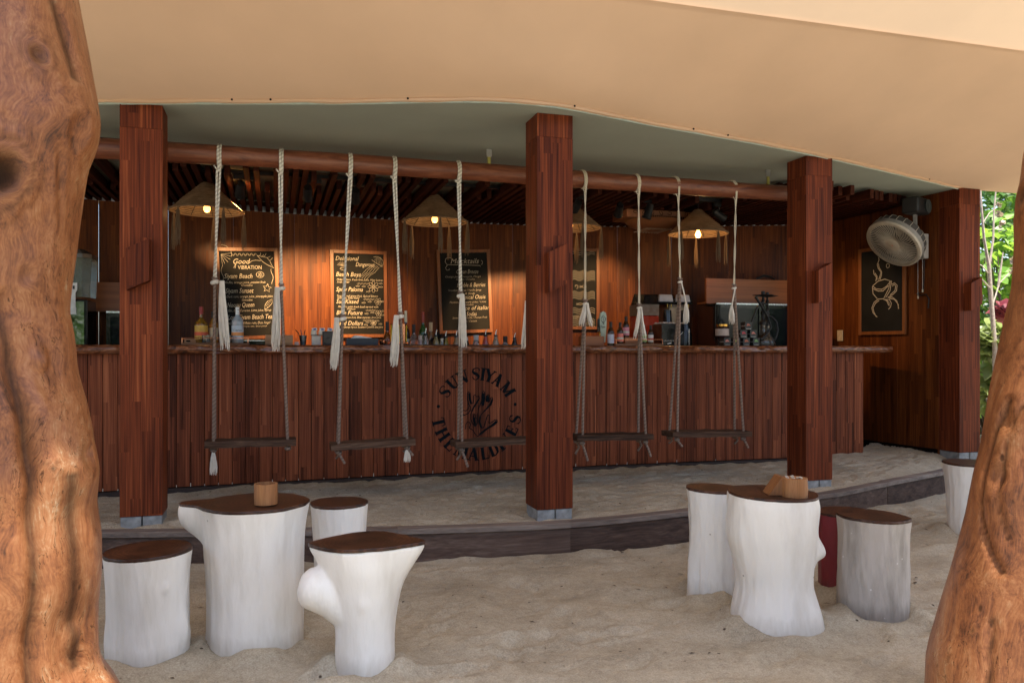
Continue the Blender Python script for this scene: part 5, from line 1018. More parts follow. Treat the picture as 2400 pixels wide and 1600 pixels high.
for a, b, c_ in ((-.015, 0, -.045), (.0, .01, -.02), (.005, -.01, .012)): MB().tube([(a*.4, b*.4, .01), (a+c_*.5, b, .10), (a+c_, b, .125)], .0032, 6).build('pen', M_blkg, t)
t = mk('condiment_caddy', 'white cube caddy of cream cups with sachets', 'caddy', 0.410, 6.80)
for x in (-.079, .079): MB().box(x-.038, x+.038, -.036, .036, 0, .078).build('bin', plain('cream_plastic', (.62, .57, .50), .45), t, bevel=.003)
MB().box(-.122, .122, -.04, .04, .0785, .084).build('shelf', M_blk, t)
for i, x in enumerate((-.098, -.036, .028, .092)):
    c_ = MB().lathe([(.026, .0845), (.024, .112), (.019, .124), (0, .124)], 16, (x, 0, 0)).build('cup', plain('cream_cup', (.70, .63, .52), .4), t, 40)
    MB().obox((x+.004, -.012, .130), (.021, .002, .012), (R(18), R(8*(i-1)), 0)).build('sachet', M_paper, t); MB().obox((x+.006, -.0148, .131), (.010, .0012, .006), (R(18), R(8*(i-1)), 0)).build('sachet_print', plain('print_blue', (.05, .10, .45), .5), t)
t = mk('sign_stand', 'small black framed table sign in front of the cream cups', 'sign', 0.422, 6.72)
MB().box(-.047, .047, 0, .012, 0, .113).build('frame', M_blk, t, bevel=.002); MB().box(-.034, .034, -.0015, -.0005, .012, .10).build('sheet', plain('dark_sheet', (.035, .03, .025), .3), t)
t = mk('napkin_holder', 'long dark navy napkin tray with a folded white napkin', 'napkin tray', 0.70, 6.78)
MB().box(-.131, .131, -.05, .05, 0, .058).build('tray', M_navy, t, bevel=.002); m = MB(); m.add([(-.09, -.03, .0585), (-.06, -.035, .082), (-.02, -.03, .080), (.085, -.03, .0595), (.085, .03, .0595), (-.06, .03, .082), (-.09, .03, .0585)], [(0, 1, 2, 3), (1, 5, 4, 3, 2), (0, 6, 5, 1), (6, 4, 5)]); m.build('napkin', M_paper, t)
t = mk('copper_dish', 'small crumpled copper dish beside the napkin tray', 'dish', 0.875, 6.82); m = MB(); V = []; F = []
for i, (r, z) in enumerate([(0, .002), (.018, .003), (.028, .02), (.030, .04), (.026, .042), (.022, .02), (0, .012)]):
    for j in range(12): q = j*math.pi/6; rr_ = r*(1+random.uniform(-.12, .12)); V.append((rr_*math.cos(q), rr_*math.sin(q), z+random.uniform(-.004, .004)))
for i in range(6):
    for j in range(12): F.append((i*12+j, i*12+(j+1) % 12, (i+1)*12+(j+1) % 12, (i+1)*12+j))
m.add(V, F); m.build('bowl', M_cop, t)
t = mk('copper_bucket', 'copper cylinder bucket with yellow bands on a round copper dish', 'bucket', 1.01, 6.80)
MB().lathe([(0, .0), (.085, .0), (.092, .012), (.088, .026), (.0, .026)], 28).build('dish', M_cop, t, 40); MB().lathe([(0, .027), (.070, .027), (.072, .18), (.068, .18), (.064, .04), (0, .035)], 28).build('cylinder', M_cop, t, 40)
for a in (205, 265, 325):
    q = R(a); MB().obox((.0735*math.cos(q), .0735*math.sin(q), .1), (.001, .007, .07), (0, 0, q)).build('yellow_band', plain('yellow_band', (.7, .5, .03), .4), t)
# bottles standing in the speed rack: only shoulders and necks clear the counter
RZ = 0.941; g = gl; LBL = lambda n, c: plain('label_'+n, c, .5)
def rack(label, u, top, r, glass, **kw): return bottle(label, u, kw.pop('v', 7.12), RZ, top-RZ, r, glass, None, **kw)
dk = g('dark', (.05, .03, .02), .3); clr = g('clear', (.75, .8, .8), .8); grn = g('green', (.03, .12, .03), .4)
rack('dark whisky bottle with slanted label beside the copper bucket', 0.965, 1.325, .038, g('whisky', (.30, .10, .02), .5), lab=LBL('black', (.03, .03, .03)), lab2=LBL('goldband', (.5, .35, .1)), v=7.18)
rack('tall dark bottle with cream cork and white label', 1.134, 1.425, .039, dk, lab=LBL('white', (.62, .60, .55)), v=7.2, capm=LBL('creamcap', (.65, .58, .42)), neck=.012)
rack('square shouldered clear bottle with black cap', 1.200, 1.30, .046, clr, lab=LBL('grey', (.4, .42, .42)), v=7.16)
rack('pale pink liqueur bottle without spout', 1.242, 1.202, .026, g('pink', (.75, .5, .45), .5), v=7.06, capm=LBL('pinkcap', (.6, .45, .38)), sh=.7, neck=.017)
rack('tall green whiskey bottle with cream label and red cap', 1.300, 1.42, .042, grn, lab=LBL('cream', (.62, .52, .30)), v=7.25, capm=LBL('redcap', (.25, .03, .02)))
rack('bottle with steel spout before the green whiskey bottle', 1.287, 1.268, .032, clr, pour=True, v=7.05)
rack('corked bottle behind the black feather duster', 1.372, 1.325, .036, g('brownish', (.3, .15, .05), .4), v=7.25, capm=LBL('cork', (.5, .33, .18)), neck=.016)
rack('spout bottle with red ring beside the duster', 1.382, 1.255, .031, g('straw', (.6, .45, .2), .6), lab=None, pour=True, v=7.05)
rack('yellow labelled spout bottle right of the duster', 1.484, 1.243, .031, g('olive', (.35, .28, .04), .4), pour=True)
rack('tan spout bottle behind the third swing tassel', 1.583, 1.252, .031, g('tan', (.55, .40, .22), .5), pour=True)
rack('small bottle with white neck label under the tassel', 1.675, 1.190, .030, dk, capm=LBL('whitecap', (.6, .62, .62)), sh=.72)
rack('clear bottle with wide silver screw cap', 1.767, 1.208, .034, clr, capm=LBL('silvercap', (.55, .57, .58)), neck=.021, sh=.68)
rack('spout bottle with red and white neck label', 1.856, 1.262, .030, g('pinkred', (.55, .10, .08), .4), pour=True)
rack('spout bottle with beige neck label near the middle post', 1.953, 1.26, .032, g('beige', (.55, .45, .32), .5), pour=True)
rack('round shouldered clear bottle with black stopper', 2.044, 1.199, .046, clr, neck=.018, sh=.62)
rack('black bottle with steel spout near the middle post', 2.134, 1.232, .030, M_blkg, pour=True)
rack('black spout bottle half behind the middle post', 2.235, 1.232, .030, M_blkg, pour=True)
t = mk('jigger', 'small steel jigger beside the duster', 'jigger', 1.433, 7.05, RZ); MB().lathe([(0, 0), (.02, 0), (.012, .12), (.022, .235), (.019, .235), (.010, .13), (0, .13)], 18).build('body', M_steel, t, 40)
t = mk('feather_duster', 'fluffy black feather duster standing among the bottles', 'duster', 1.42, 7.14, RZ); m = MB(); rd = random.Random(3)
for i in range(420):
    a = rd.uniform(0, 6.28); e = rd.uniform(-.2, 1.5); d = Vector((math.cos(a)*math.cos(e), math.sin(a)*math.cos(e), math.sin(e))); p0 = Vector((0, 0, .14+.10*rd.random())); L = rd.uniform(.05, .095)
    s_ = d.cross(Vector((0, 0, 1))).normalized()*.004; p1 = p0+d*L*.6; p2 = p0+d*L-Vector((0, 0, .012)); m.add([p0-s_, p0+s_, p1+s_, p2, p1-s_], [(0, 1, 2, 3, 4)])
m.build('feathers', M_blk, t); MB().tube([(0, 0, 0), (0, 0, .2)], .01, 8).build('handle', M_blk, t)
# right hand stretch of the counter
t = mk('wooden_crate', 'low reddish wooden crate beside the beer tap', 'crate', 2.775, 6.82); MB().box(-.098, .098, -.06, .06, 0, .012).build('bottom', M_shelf, t)
for y in (-.062, .054): MB().box(-.1, .1, y, y+.008, 0, .086).build('side_board', M_shelf, t)
for x in (-.1, .092): MB().box(x, x+.008, -.053, .053, 0, .084).build('end_board', M_shelf, t)
t = mk('beer_tap', 'beer tap with a pale green domed handle and round emblem', 'beer tap', 2.915, 6.92)
MB().lathe([(0, 0), (.03, 0), (.03, .01), (.014, .02), (.014, .14), (0, .14)], 18).build('column', M_steel, t, 40)
M_tap = plain('tap_green', (.42, .50, .40), .3)
V = []; m = MB()
prof_ = [(-.020, .03), (-.026, .10), (-.033, .20), (-.033, .26), (-.024, .300), (0, .318), (.024, .305), (.033, .27), (.033, .20), (.027, .10), (.022, .03)]
k_ = len(prof_); m.add([(x, -.05, z) for x, z in prof_]+[(x, -.022, z) for x, z in prof_], [tuple(range(k_)), tuple(reversed(range(k_, 2*k_)))]+[(i, k_+i, k_+(i+1) % k_, (i+1) % k_) for i in range(k_)]); hd = m.build('handle', M_tap, t, 30)
m = MB(); fn = lambda x, y: (x, -.0515, y); m.ribbon(ell(0, .245, .022, .027), .005, fn, True); m.ribbon([(-.008, .262), (.010, .252), (-.006, .240), (.010, .232)], .006, fn); m.ribbon([(-.012, .215), (.010, .212), (-.004, .200), (.012, .196)], .008, fn); put_text(m, 'Tiger', -.026, .165, .05, .02, fn, .1, .02); m.build('emblem', M_blkg, hd)
MB().tube([(-.045, -.03, .12), (-.045, -.07, .12), (-.045, -.085, .06)], [.010, .010, .007], 8).build('spout', M_gold, t, 60); MB().lathe([(0, .13), (.010, .13), (.014, .17), (.010, .245), (0, .25)], 12, (-.045, -.04, 0)).build('lever', M_blkg, t, 50)
t = mk('bottle_tray', 'copper railed wooden tray holding small beer bottles', 'tray', 3.195, VF)
MB().box(-.238, .238, -.10, .10, 0, .017).build('base', M_tray, t, bevel=.002); MB().tube([(-.232, -.094, .055), (.232, -.094, .055), (.232, .094, .055), (-.232, .094, .055)], .0028, 6, closed=True).build('rail', M_cop, t)
for x, y in ((-.232, -.094), (0, -.094), (.232, -.094), (.232, .094), (-.232, .094)): MB().tube([(x, y, .016), (x, y, .055)], .0028, 6).build('rail_post', M_cop, t)
MB().box(-.10, .06, .0, .085, .0175, .075).build('riser', M_shelf, t)
bb = g('beer', (.06, .025, .01), .3)
bottle('plain brown beer bottle standing beside the beer tap', 2.925, 6.72, TOPZ, .215, .030, bb, None, lab=LBL('bluewhite', (.45, .48, .6)), neck=.012)
bottle('brown beer bottle with red and white label on the tray', 3.035, 6.76, TOPZ+.0175, .195, .030, bb, None, lab=LBL('redwhite', (.62, .16, .12)), lab2=LBL('white2', (.6, .58, .52)), neck=.012)
bottle('brown beer bottle with pink label raised on the riser', 3.125, 6.83, TOPZ+.076, .195, .030, bb, None, lab=LBL('pink', (.65, .25, .33)), lab2=LBL('white3', (.65, .62, .6)), neck=.012)
bottle('brown beer bottle with green label on the tray', 3.275, 6.76, TOPZ+.0175, .175, .026, bb, None, lab=LBL('greenlab', (.25, .38, .15)), lab2=LBL('white2', (.6, .58, .52)), neck=.011)
bottle('brown beer bottle with white and red label on the tray', 3.332, 6.74, TOPZ+.0175, .17, .025, bb, None, lab=LBL('white4', (.62, .58, .56)), lab2=LBL('redstripe', (.5, .08, .08)), neck=.011)
t = mk('brass_goblet', 'small brass goblet behind the tray rail', 'goblet', 2.985, 6.86, TOPZ+.0175); MB().lathe([(0, 0), (.02, 0), (.006, .012), (.005, .06), (.022, .075), (.026, .115), (.023, .115), (0, .08)], 18).build('body', M_gold, t, 40)
t = mk('stone_cube', 'black stone cube lamp with white pebbles on top', 'stone cube', 3.585, 6.88, TOPZ, R(-4))
M_stone = plain('black_marble', (.014, .016, .018), .18, var=.9, vs_=9); MB().box(-.115, .115, -.115, .115, 0, .205).build('body', M_stone, t, bevel=.003)
m = MB(); fn = lambda x, y: (x, -.1162, y); put_text(m, 'chandon', -.095, .04, .10, .016, fn, .4, .0); m.ribbon([(-.06, .016), (-.02, .026)], .010, fn); m.ribbon([(.02, .05), (.06, .09), (.10, .13)], .003, fn); m.build('scribble', M_paper, t)
M_peb = plain('pebble', (.62, .52, .45), .7)
for i in range(46):
    x, y = random.uniform(-.12, .12), random.uniform(-.12, .12); r = random.uniform(.008, .014)
    MB().lathe([(0, -r*.6), (r*.9, -r*.3), (r, 0), (r*.7, r*.5), (0, r*.65)], 7, (x, y, .2055+r*.6)).build('pebble', M_peb, t, 60)
t = mk('olive_jar', 'dark glass jar with a yellow lid on the black boxes', 'jar', 4.115, 6.80, TOPZ+.0765); MB().lathe([(0, 0), (.058, 0), (.064, .01), (.064, .10), (.055, .112), (0, .112)], 26).build('glass', g('jar', (.03, .012, .01), .3), t, 50); MB().lathe([(.058, .110), (.060, .128), (0, .128)], 26).build('lid', M_gold, t, 50); MB().lathe([(.0648, .02), (.0650, .02), (.0650, .085), (.0648, .085)], 26).build('label', LBL('jarlab', (.42, .35, .32)), t)
M_tbox = plain('tea_box', (.022, .024, .022), .5); LEAF = {'rose': (.55, .18, .14), 'lime green': (.35, .42, .05), 'orange red': (.5, .12, .05), 'leaf green': (.15, .32, .10), 'crimson': (.48, .03, .05), 'salmon': (.5, .16, .12), 'red and green': (.42, .10, .06)}
def teabox(u, row, colr, label):
    t = mk('tea_box', label, 'box', u, 6.78, TOPZ+row*.0765, 0, 'small black picture boxes in a pyramid')
    MB().box(-.037, .037, -.04, .04, 0, .0755).build('carton', M_tbox, t, bevel=.0015)
    m = MB(); m.add([(-.022, -.0408, .034), (-.018, -.0408, .055), (-.002, -.0408, .062), (.012, -.0408, .050), (.024, -.0408, .036), (.006, -.0408, .040)], [(0, 1, 2, 3, 4, 5)]); m.build('leaf_picture', plain('pic_'+colr.replace(' ', '_'), LEAF[colr], .5), t)
    MB().box(-.026, .026, -.0410, -.0402, .008, .013).build('foot_print', plain('print_grey', (.4, .38, .33), .5), t); MB().box(.0, .0, 0, 0, 0, 0) 
    MB().box(-.0378, -.0372, -.036, .036, .034, .040).build('side_stripe', plain('print_silver', (.55, .54, .52), .4), t)
for u, row, cl in ((4.135, 0, 'rose'), (4.238, 0, 'lime green'), (4.345, 0, 'orange red'), (4.452, 0, 'leaf green'), (4.315, 1, 'crimson'), (4.420, 1, 'salmon'), (4.366, 2, 'red and green')):
    teabox(u, row, cl, 'small black tea box with a %s leaf picture in the pyramid' % cl)
def hookah(u, v, label, s=1.0, hose=()):
    t = mk('hookah', label, 'hookah', u, v, TOPZ, 0, 'water pipes on the counter'); G = gl('smoke', (.25, .23, .20), .75)
    MB().lathe([(0, 0), (.075, 0), (.082, .02), (.060, .075), (.028, .12), (.024, .20), (.030, .215), (0, .215)], 26).build('glass_base', G, t, 50)
    MB().lathe([(0, .205), (.034, .205), (.036, .235), (.020, .25), (.016, .30), (.026, .32), (.014, .35), (.011, .43), (.018, .445), (.010, .46), (.010, .52), (0, .52)], 18).build('stem', M_blk, t, 50)
    MB().lathe([(0, .485), (.03, .486), (.100, .494), (.102, .497), (.03, .492), (0, .492)], 30).build('ash_plate', M_blk, t, 40); MB().lathe([(0, .50), (.016, .50), (.020, .525), (.016, .535), (0, .53)], 14).build('bowl', M_blk, t, 50)
    MB().tube(hose, .011, 8).build('hose', M_blk, t, 60); return t
hookah(4.593, 6.84, 'tall black water pipe with a long looping hose and mouthpiece', hose=[(0, 0, .30), (.05, -.02, .36), (.02, -.04, .40), (-.05, -.05, .42), (-.10, -.05, .37), (-.15, -.04, .24), (-.16, -.03, .14), (-.12, -.02, .09)])
t2 = bpy.data.objects['hookah']; MB().tube([(-.125, -.06, .475), (-.06, -.06, .39), (.02, -.05, .28), (.07, -.03, .18), (-.02, -.07, .10), (-.075, -.07, .06)], [.014, .012, .010, .010, .012, .013], 8).build('mouthpiece', M_blk, t2, 60)
hookah(4.715, 6.95, 'second water pipe with its hose hanging in an arc', hose=[(0, 0, .30), (.05, 0, .29), (.09, -.02, .24), (.10, -.03, .16), (.07, -.04, .08), (.05, -.04, .05)])

# ------------------------------------------------------------------ back counter
bc = thing('back_counter', 'low dark cabinet running along the back wall', 'cabinet')
for a, b in ((-2.6, -1.2), (2.95, 4.15), (4.2, 5.55)):
    va = min(wallv(a), wallv(b))-0.06; MB().box(a, b, va-0.55, va, 0.02, 0.93).build('cabinet', M_wall, bc)
def fridge(u0, u1, v, z0, z1, label, doors=2):
    t = mk('display_fridge', label, 'fridge', (u0+u1)/2, v, z0, 0, 'black glass fronted fridges'); W = u1-u0; H = z1-z0
    MB().box(-W/2, W/2, .03, .42, 0, H).build('cabinet', M_blkg, t, bevel=.004); MB().box(-W/2, W/2, .018, .03, H-.012, H+.004).build('top_trim', M_steel, t)
    dw = W/doors
    for i in range(doors):
        a = -W/2+i*dw+.004; b = a+dw-.008; fr = .035
        fo = MB().box(a, b, .0, .028, 0, fr).box(a, b, .0, .028, H-fr-.014, H-.014).box(a, a+fr, .0, .028, fr, H-fr-.014).box(b-fr, b, .0, .028, fr, H-fr-.014).build('door_frame', M_blkg, t)
        MB().box(a+fr, b-fr, .012, .020, fr, H-fr-.014).build('pane', plain('fridge_glass', (.008, .011, .015), .03, spec=0.3), fo)
fridge(4.42, 5.50, 7.40, 0.86, 1.56, 'black two door display fridge behind the tea boxes')
fridge(-1.46, -1.05, 7.98, 0.60, 1.42, 'black fridge between the dispenser and the first post', 1)
t = mk('wall_shelf', 'orange wooden back panel above the display fridge', 'shelf', 4.955, 7.60, 1.565); MB().box(-.545, .545, 0, .025, 0, .27).build('panel', M_shelf, t); MB().box(-.545, .545, .025, .2, .0, .02).build('board', M_shelf, t)
MB().tube([(.12, .08, .285), (.2, .06, .32), (.3, .08, .31), (.36, .1, .285)], .014, 6).build('cable_coil', M_blk, t, 60)
t = mk('wall_shelf', 'orange wooden back panel beside the juice dispenser', 'shelf', -1.45, 8.20, 1.43); MB().box(-.4, .42, 0, .025, 0, .27).build('panel', M_shelf, t); MB().box(-.4, .42, .025, .18, 0, .02).build('board', M_shelf, t)
# clear tank dispenser beside the left trunk
t = mk('juice_dispenser', 'clear tank drink dispenser with polished steel front', 'dispenser', -1.68, 7.85, 0.85)
MB().box(-.15, .13, -.16, .2, 0, .66).build('body', M_blkg, t, bevel=.01); MB().box(-.12, .105, -.166, -.161, .27, .64).build('steel_front', plain('mirror_steel', (.75, .75, .76), .08, 1.0), t); MB().box(-.13, .11, -.20, -.161, .19, .255).build('drip_tray', M_blk, t, bevel=.004)
tk = MB(); oc = [(-.15, -.10), (-.09, -.16), (.09, -.16), (.15, -.10), (.15, .16), (-.15, .16)]
tk.add([(x*.92, y*.92, .68) for x, y in oc]+[(x, y, 1.02) for x, y in oc], [(0, 5, 4, 3, 2, 1)]+[(i, (i+1) % 6, 6+(i+1) % 6, 6+i) for i in range(6)]); tk.build('tank', gl('tank', (.42, .48, .40), .7), t)
lid = MB(); lid.add([(x*1.03, y*1.03, 1.022) for x, y in oc]+[(x*1.03, y*1.03, 1.055) for x, y in oc]+[(x*.6, y*.6, 1.10) for x, y in oc], [(0, 5, 4, 3, 2, 1), tuple(range(12, 18))]+[(i, (i+1) % 6, 6+(i+1) % 6, 6+i) for i in range(6)]+[(6+i, 6+(i+1) % 6, 12+(i+1) % 6, 12+i) for i in range(6)]); lid.build('lid', plain('lid_smoke', (.16, .13, .11), .2, trans=.3), t)
tp = MB(); tp.add([(x, -.175, z) for x, z in ((-.055, .70), (-.075, .74), (-.075, .80), (.055, .80), (.055, .74), (.035, .70), (.02, .66), (.03, .60), (.045, .585), (.045, .53), (-.065, .53), (-.065, .585), (-.05, .60), (-.04, .66))], [tuple(reversed(range(14)))])
tp.box(-.06, .04, -.174, -.168, .55, .79); tp.build('tap_lever', M_wht, t)
for x in (-.055, .02): MB().box(x, x+.015, -.178, -.1755, .745, .775).build('slot', M_blk, t)
# twin juice machine
t = mk('juice_machine', 'twin tank juice machine with red juice and white capped lids', 'juice machine', 3.93, 7.72, 0.93)
MB().box(-.30, .32, -.13, .22, 0, .16).build('base', M_blkg, t, bevel=.01)
for x0, x1, cm, z0 in ((-.27, -.07, plain('red_juice', (.36, .022, .006), .15), .30), (.06, .24, plain('white_juice', (.30, .24, .17), .2), .40)):
    MB().box(x0-.005, x1+.005, -.10, .18, .24, z0+.20).build('juice_tank', cm, t, bevel=.01)
    MB().box(x0-.005, x1+.005, -.10, .18, z0+.2015, .619).build('tank_top', plain('tank_haze', (.16, .10, .07), .2), t)
for x in (-.14, .05, .25):
    MB().add([(x-.115, -.12, .62), (x+.075, -.12, .62), (x+.075, .2, .62), (x-.115, .2, .62), (x-.09, -.09, .72), (x+.06, -.09, .72), (x+.05, .18, .745), (x-.08, .18, .745)], [(0, 3, 2, 1), (4, 5, 6, 7), (0, 1, 5, 4), (1, 2, 6, 5), (2, 3, 7, 6), (3, 0, 4, 7)]).build('lid', M_blkg, t, bevel=.006)
for x in (.0, .20): MB().add([(x-.085, -.135, .645), (x+.085, -.135, .645), (x+.085, -.085, .645), (x-.085, -.085, .645), (x-.070, -.125, .72), (x+.075, -.125, .72), (x+.07, -.085, .725), (x-.066, -.085, .725)], [(0, 3, 2, 1), (4, 5, 6, 7), (0, 1, 5, 4), (1, 2, 6, 5), (2, 3, 7, 6), (3, 0, 4, 7)]).build('white_cap', plain('white_cap', (.30, .31, .35), .35), t, bevel=.006)
for x in (.03, .23):
    MB().lathe([(0, .16), (.085, .16), (.080, .30), (.050, .42), (.042, .56), (0, .56)], 20, (x, -.10, 0)).build('tap_tower', M_blkg, t, 50); MB().tube([(x, -.20, .17), (x, -.20, .36)], .006, 6).build('steel_rod', M_steel, t)
    for dx in (-.022, .022): MB().tube([(x+dx, -.145, .585), (x+dx, -.145, .62)], .005, 6).build('gold_pin', M_gold, t)
# ceiling box fan with fretwork
t = mk('ceiling_fan', 'carved wooden ceiling fan box behind the black spotlights', 'ceiling fan', 3.83, 7.42, 2.36)
M_fan = plain('fan_wood', (.20, .075, .03), .5)
MB().box(-.43, .43, -.02, .35, .05, .13).build('box', M_fan, t, bevel=.004); 
for i in range(26): MB().box(-.27+i*.021, -.262+i*.021, -.026, -.021, .055, .075).build('louvre', M_dark, t)
m = MB()
for i in range(8): m.ribbon(ell(-.34+i*.095, .105, .022, .014, 0, 300, i*45), .006, lambda x, y: (x, -.0225, y))
m.build('fretwork', M_dark, t)
MB().lathe([(.30, .045), (.26, .0), (.12, -.05), (0, -.055), (0, -.045), (.11, -.04), (.24, .01), (.28, .045)], 30, (-.05, .16, 0)).build('fan_bowl', M_fan, t, 50)
for i in range(9): MB().box(-.20+i*.033, -.188+i*.033, .0, .32, -.052, -.048).build('bowl_slat', plain('pale_slat', (.45, .36, .28), .5), t)
# ------------------------------------------------------------------ wall fan, speaker, switch, cables on the side wall
t = thing('wall_fan', 'cream plastic wall fan tilted down over the coffee cup board', 'fan', (5.845, 6.485, 2.13))
nrm = Vector((-0.732, -0.075, -0.68)).normalized(); Q = nrm.to_track_quat('Z', 'Y').to_matrix()
M_fanp = plain('fan_plastic', (.48, .43, .35), .45); M_fand = plain('fan_rim', (.26, .25, .23), .5)
FR = .275; z3 = (0, 0, 0)
MB().lathe([(FR*.93, .045), (FR, .04), (FR*1.02, .02), (FR*.985, .018), (FR*.9, .034), (FR*.86, .036)], 48, z3, Q, cap=False).build('front_ring', M_fanp, t, 40)
MB().lathe([(FR*1.005, .018), (FR*1.01, -.025), (FR*.98, -.03)], 48, z3, Q, cap=False).build('rim_band', M_fand, t, 40)
MB().lathe([(0, .050), (.055, .050), (.068, .042), (.070, .034), (0, .034)], 28, z3, Q).build('hub_cap', M_fanp, t, 40); MB().lathe([(0, .052), (.006, .052)], 10, z3, Q).build('red_dot', plain('red_dot', (.6, .03, .03), .4), t)
for i in range(54):
    a = 2*math.pi*i/54; pts = []
    for f in (0, .35, .7, 1): r = .068+(FR*.89-.068)*f; b_ = a+.22*f*f; pts.append(Q @ Vector((r*math.cos(b_), r*math.sin(b_), .036+.012*(1-f)*math.sin(f*3.1)+.004)))
    MB().tube(pts, .0034, 5).build('grille_blade', M_fanp, t)
MB().lathe([(FR*.99, -.028), (FR*.97, -.085), (FR*.80, -.13), (FR*.3, -.145)], 40, z3, Q, cap=False).build('guard_shade', plain('fan_shadow', (.06, .055, .05), .6), t, 40)  # closed dark shell behind the grille, its colour standing for shade inside
for i in range(24):
    a = 2*math.pi*i/24; MB().tube([Q @ Vector((r*math.cos(a), r*math.sin(a), z)) for r, z in ((FR*1.0, -.028), (FR*.985, -.086), (FR*.81, -.134), (FR*.3, -.15))], .003, 4).build('guard_wire', M_fanp, t)
for k_ in range(5):
    a = k_*2*math.pi/5; P = [Q @ Vector((r*math.cos(a+da), r*math.sin(a+da), z)) for r, da, z in ((.04, 0, -.02), (.22, -.12, .0), (.23, .45, -.05), (.05, .6, -.05))]; MB().add(P, [(0, 1, 2, 3)]).build('blade', plain('fan_blade_shaded', (.20, .185, .16), .4), t)  # blade colour darkened for the shade behind the grille
MB().lathe([(.08, -.14), (.075, -.24), (.04, -.26), (0, -.26)], 20, z3, Q).build('motor', M_fanp, t, 40)
e = Q @ Vector((0, 0, -.22)); MB().tube([e, (.20, -.03, e.z-.05), (.29, -.03, -.05)], .02, 8).build('arm', M_fanp, t, 60); MB().box(.255, .312, -.10, .04, -.16, .08).build('wall_plate', plain('plate_white', (.5, .48, .44), .5), t, bevel=.004)
for y, l in ((-.065, .30), (-.005, .36)):
    MB().tube([(.27, y, -.16), (.27, y, -.16-l)], .0015, 4).build('pull_cord', M_wht, t); MB().lathe([(0, 0), (.007, .004), (.006, .03), (0, .034)], 8, (.27, y, -.16-l-.034)).build('cord_bead', plain('bead', (.6, .52, .38), .5), t, 50)
t = thing('cable', 'loose black cable hanging down the side wall by the fan', 'cable', (6.145, 6.43, 1.5)); MB().tube([(0, .0, .62), (-.004, .0, .3), (0, .01, .15), (-.01, .09, .13), (-.015, .05, .11), (-.01, -.03, .12), (0, -.06, .07), (0, -.05, -.02)], .006, 6).build('flex', M_blk, t, 60)
t = thing('speaker', 'black wall speaker under the ceiling beside the end post', 'speaker', (5.93, 6.30, 2.45), R(25)); MB().box(-.16, .12, -.08, .08, -.075, .075).build('cabinet', M_blk, t, bevel=.015); MB().lathe([(0, 0), (.062, .0), (.066, .012), (.05, .006), (.02, .014), (0, .016)], 24, (.05, -.081, 0), Matrix.Rotation(R(90), 3, 'X')).build('cone', plain('speaker_cone', (.045, .055, .055), .5), t, 40); MB().box(-.01, .02, .0, .03, -.19, -.075).build('bracket', M_galv, t)
t = thing('light_switch', 'cream light switch plate on the side wall above the counter end', 'switch', (6.022, 7.50, 1.23)); MB().box(-.008, 0, -.045, .045, -.06, .06).build('plate', plain('switch_cream', (.62, .50, .36), .4), t, bevel=.003); MB().box(-.012, -.0085, -.012, .012, -.02, .02).build('rocker', plain('switch_cream', (.62, .50, .36), .4), t)
t = thing('door_mat', 'dark grey mat on the bar floor at the counter end', 'mat', (5.78, 6.95, .016)); MB().box(-.2, .2, -.12, .5, 0, .012).build('pile', M_floor, t); MB().box(-.21, .21, -.13, -.1205, 0, .014).build('border', M_dark, t)

# ------------------------------------------------------------------ planting beyond the end post
def leafmat(name, c, tr, gloss=.4):
    m, nt, p = newmat(name); geo = nd(nt, 'ShaderNodeNewGeometry').outputs['Random Per Island']
    cc = ramp(nt, geo, [(0.0, [x*.55 for x in c]), (0.5, c), (1.0, [min(1, x*1.5) for x in c])]); nt.links.new(cc, p.inputs['Base Color']); p.inputs['Roughness'].default_value = gloss
    t_ = nd(nt, 'ShaderNodeBsdfTranslucent', {'Color': (*tr, 1)}); mx = nd(nt, 'ShaderNodeMixShader', {0: 0.38, 1: p.outputs[0], 2: t_.outputs[0]}); nt.links.new(mx.outputs[0], nt.nodes['Material Output'].inputs[0]); return m
M_leaf = leafmat('leaf_green', (.045, .11, .02), (.18, .36, .04)); M_leaf2 = leafmat('leaf_bright', (.14, .27, .045), (.5, .75, .1)); M_leafv = leafmat('leaf_variegated', (.30, .36, .14), (.5, .6, .2)); M_pink = leafmat('leaf_pink', (.26, .05, .07), (.4, .1, .12)); M_bark = plain('pale_bark', (.42, .35, .29), .8, var=.25, vs_=40); M_barkd = plain('brown_bark', (.10, .07, .05), .9, var=.3)
def leaves(rd, n, cen, rad, size, up=0.5, long=1.0):
    V = []; F = []
    for i in range(n):
        while True:
            p = Vector((rd.uniform(-1, 1), rd.uniform(-1, 1), rd.uniform(-1, 1)))
            if 0.2 < p.length < 1: break
        p = p*(0.55+0.45*rd.random()); c = Vector((cen[0]+p.x*rad[0], cen[1]+p.y*rad[1], cen[2]+p.z*rad[2])); s_ = size*rd.uniform(.6, 1.25)
        nn = Vector((rd.uniform(-1, 1), rd.uniform(-1.2, .6), up+rd.random())).normalized(); a = nn.orthogonal().normalized(); a.rotate(Matrix.Rotation(rd.uniform(0, 6.28), 3, nn)); b = nn.cross(a)
        k0 = len(V); f = s_*.16
        V += [c-a*s_*long*.5, c-a*s_*.15*long+b*s_*.42+nn*f, c+a*s_*.25*long+b*s_*.34+nn*f, c+a*s_*.55*long, c+a*s_*.25*long-b*s_*.34+nn*f, c-a*s_*.15*long-b*s_*.42+nn*f]
        F += [(k0, k0+3, k0+2, k0+1), (k0, k0+5, k0+4, k0+3)]
    return V, F
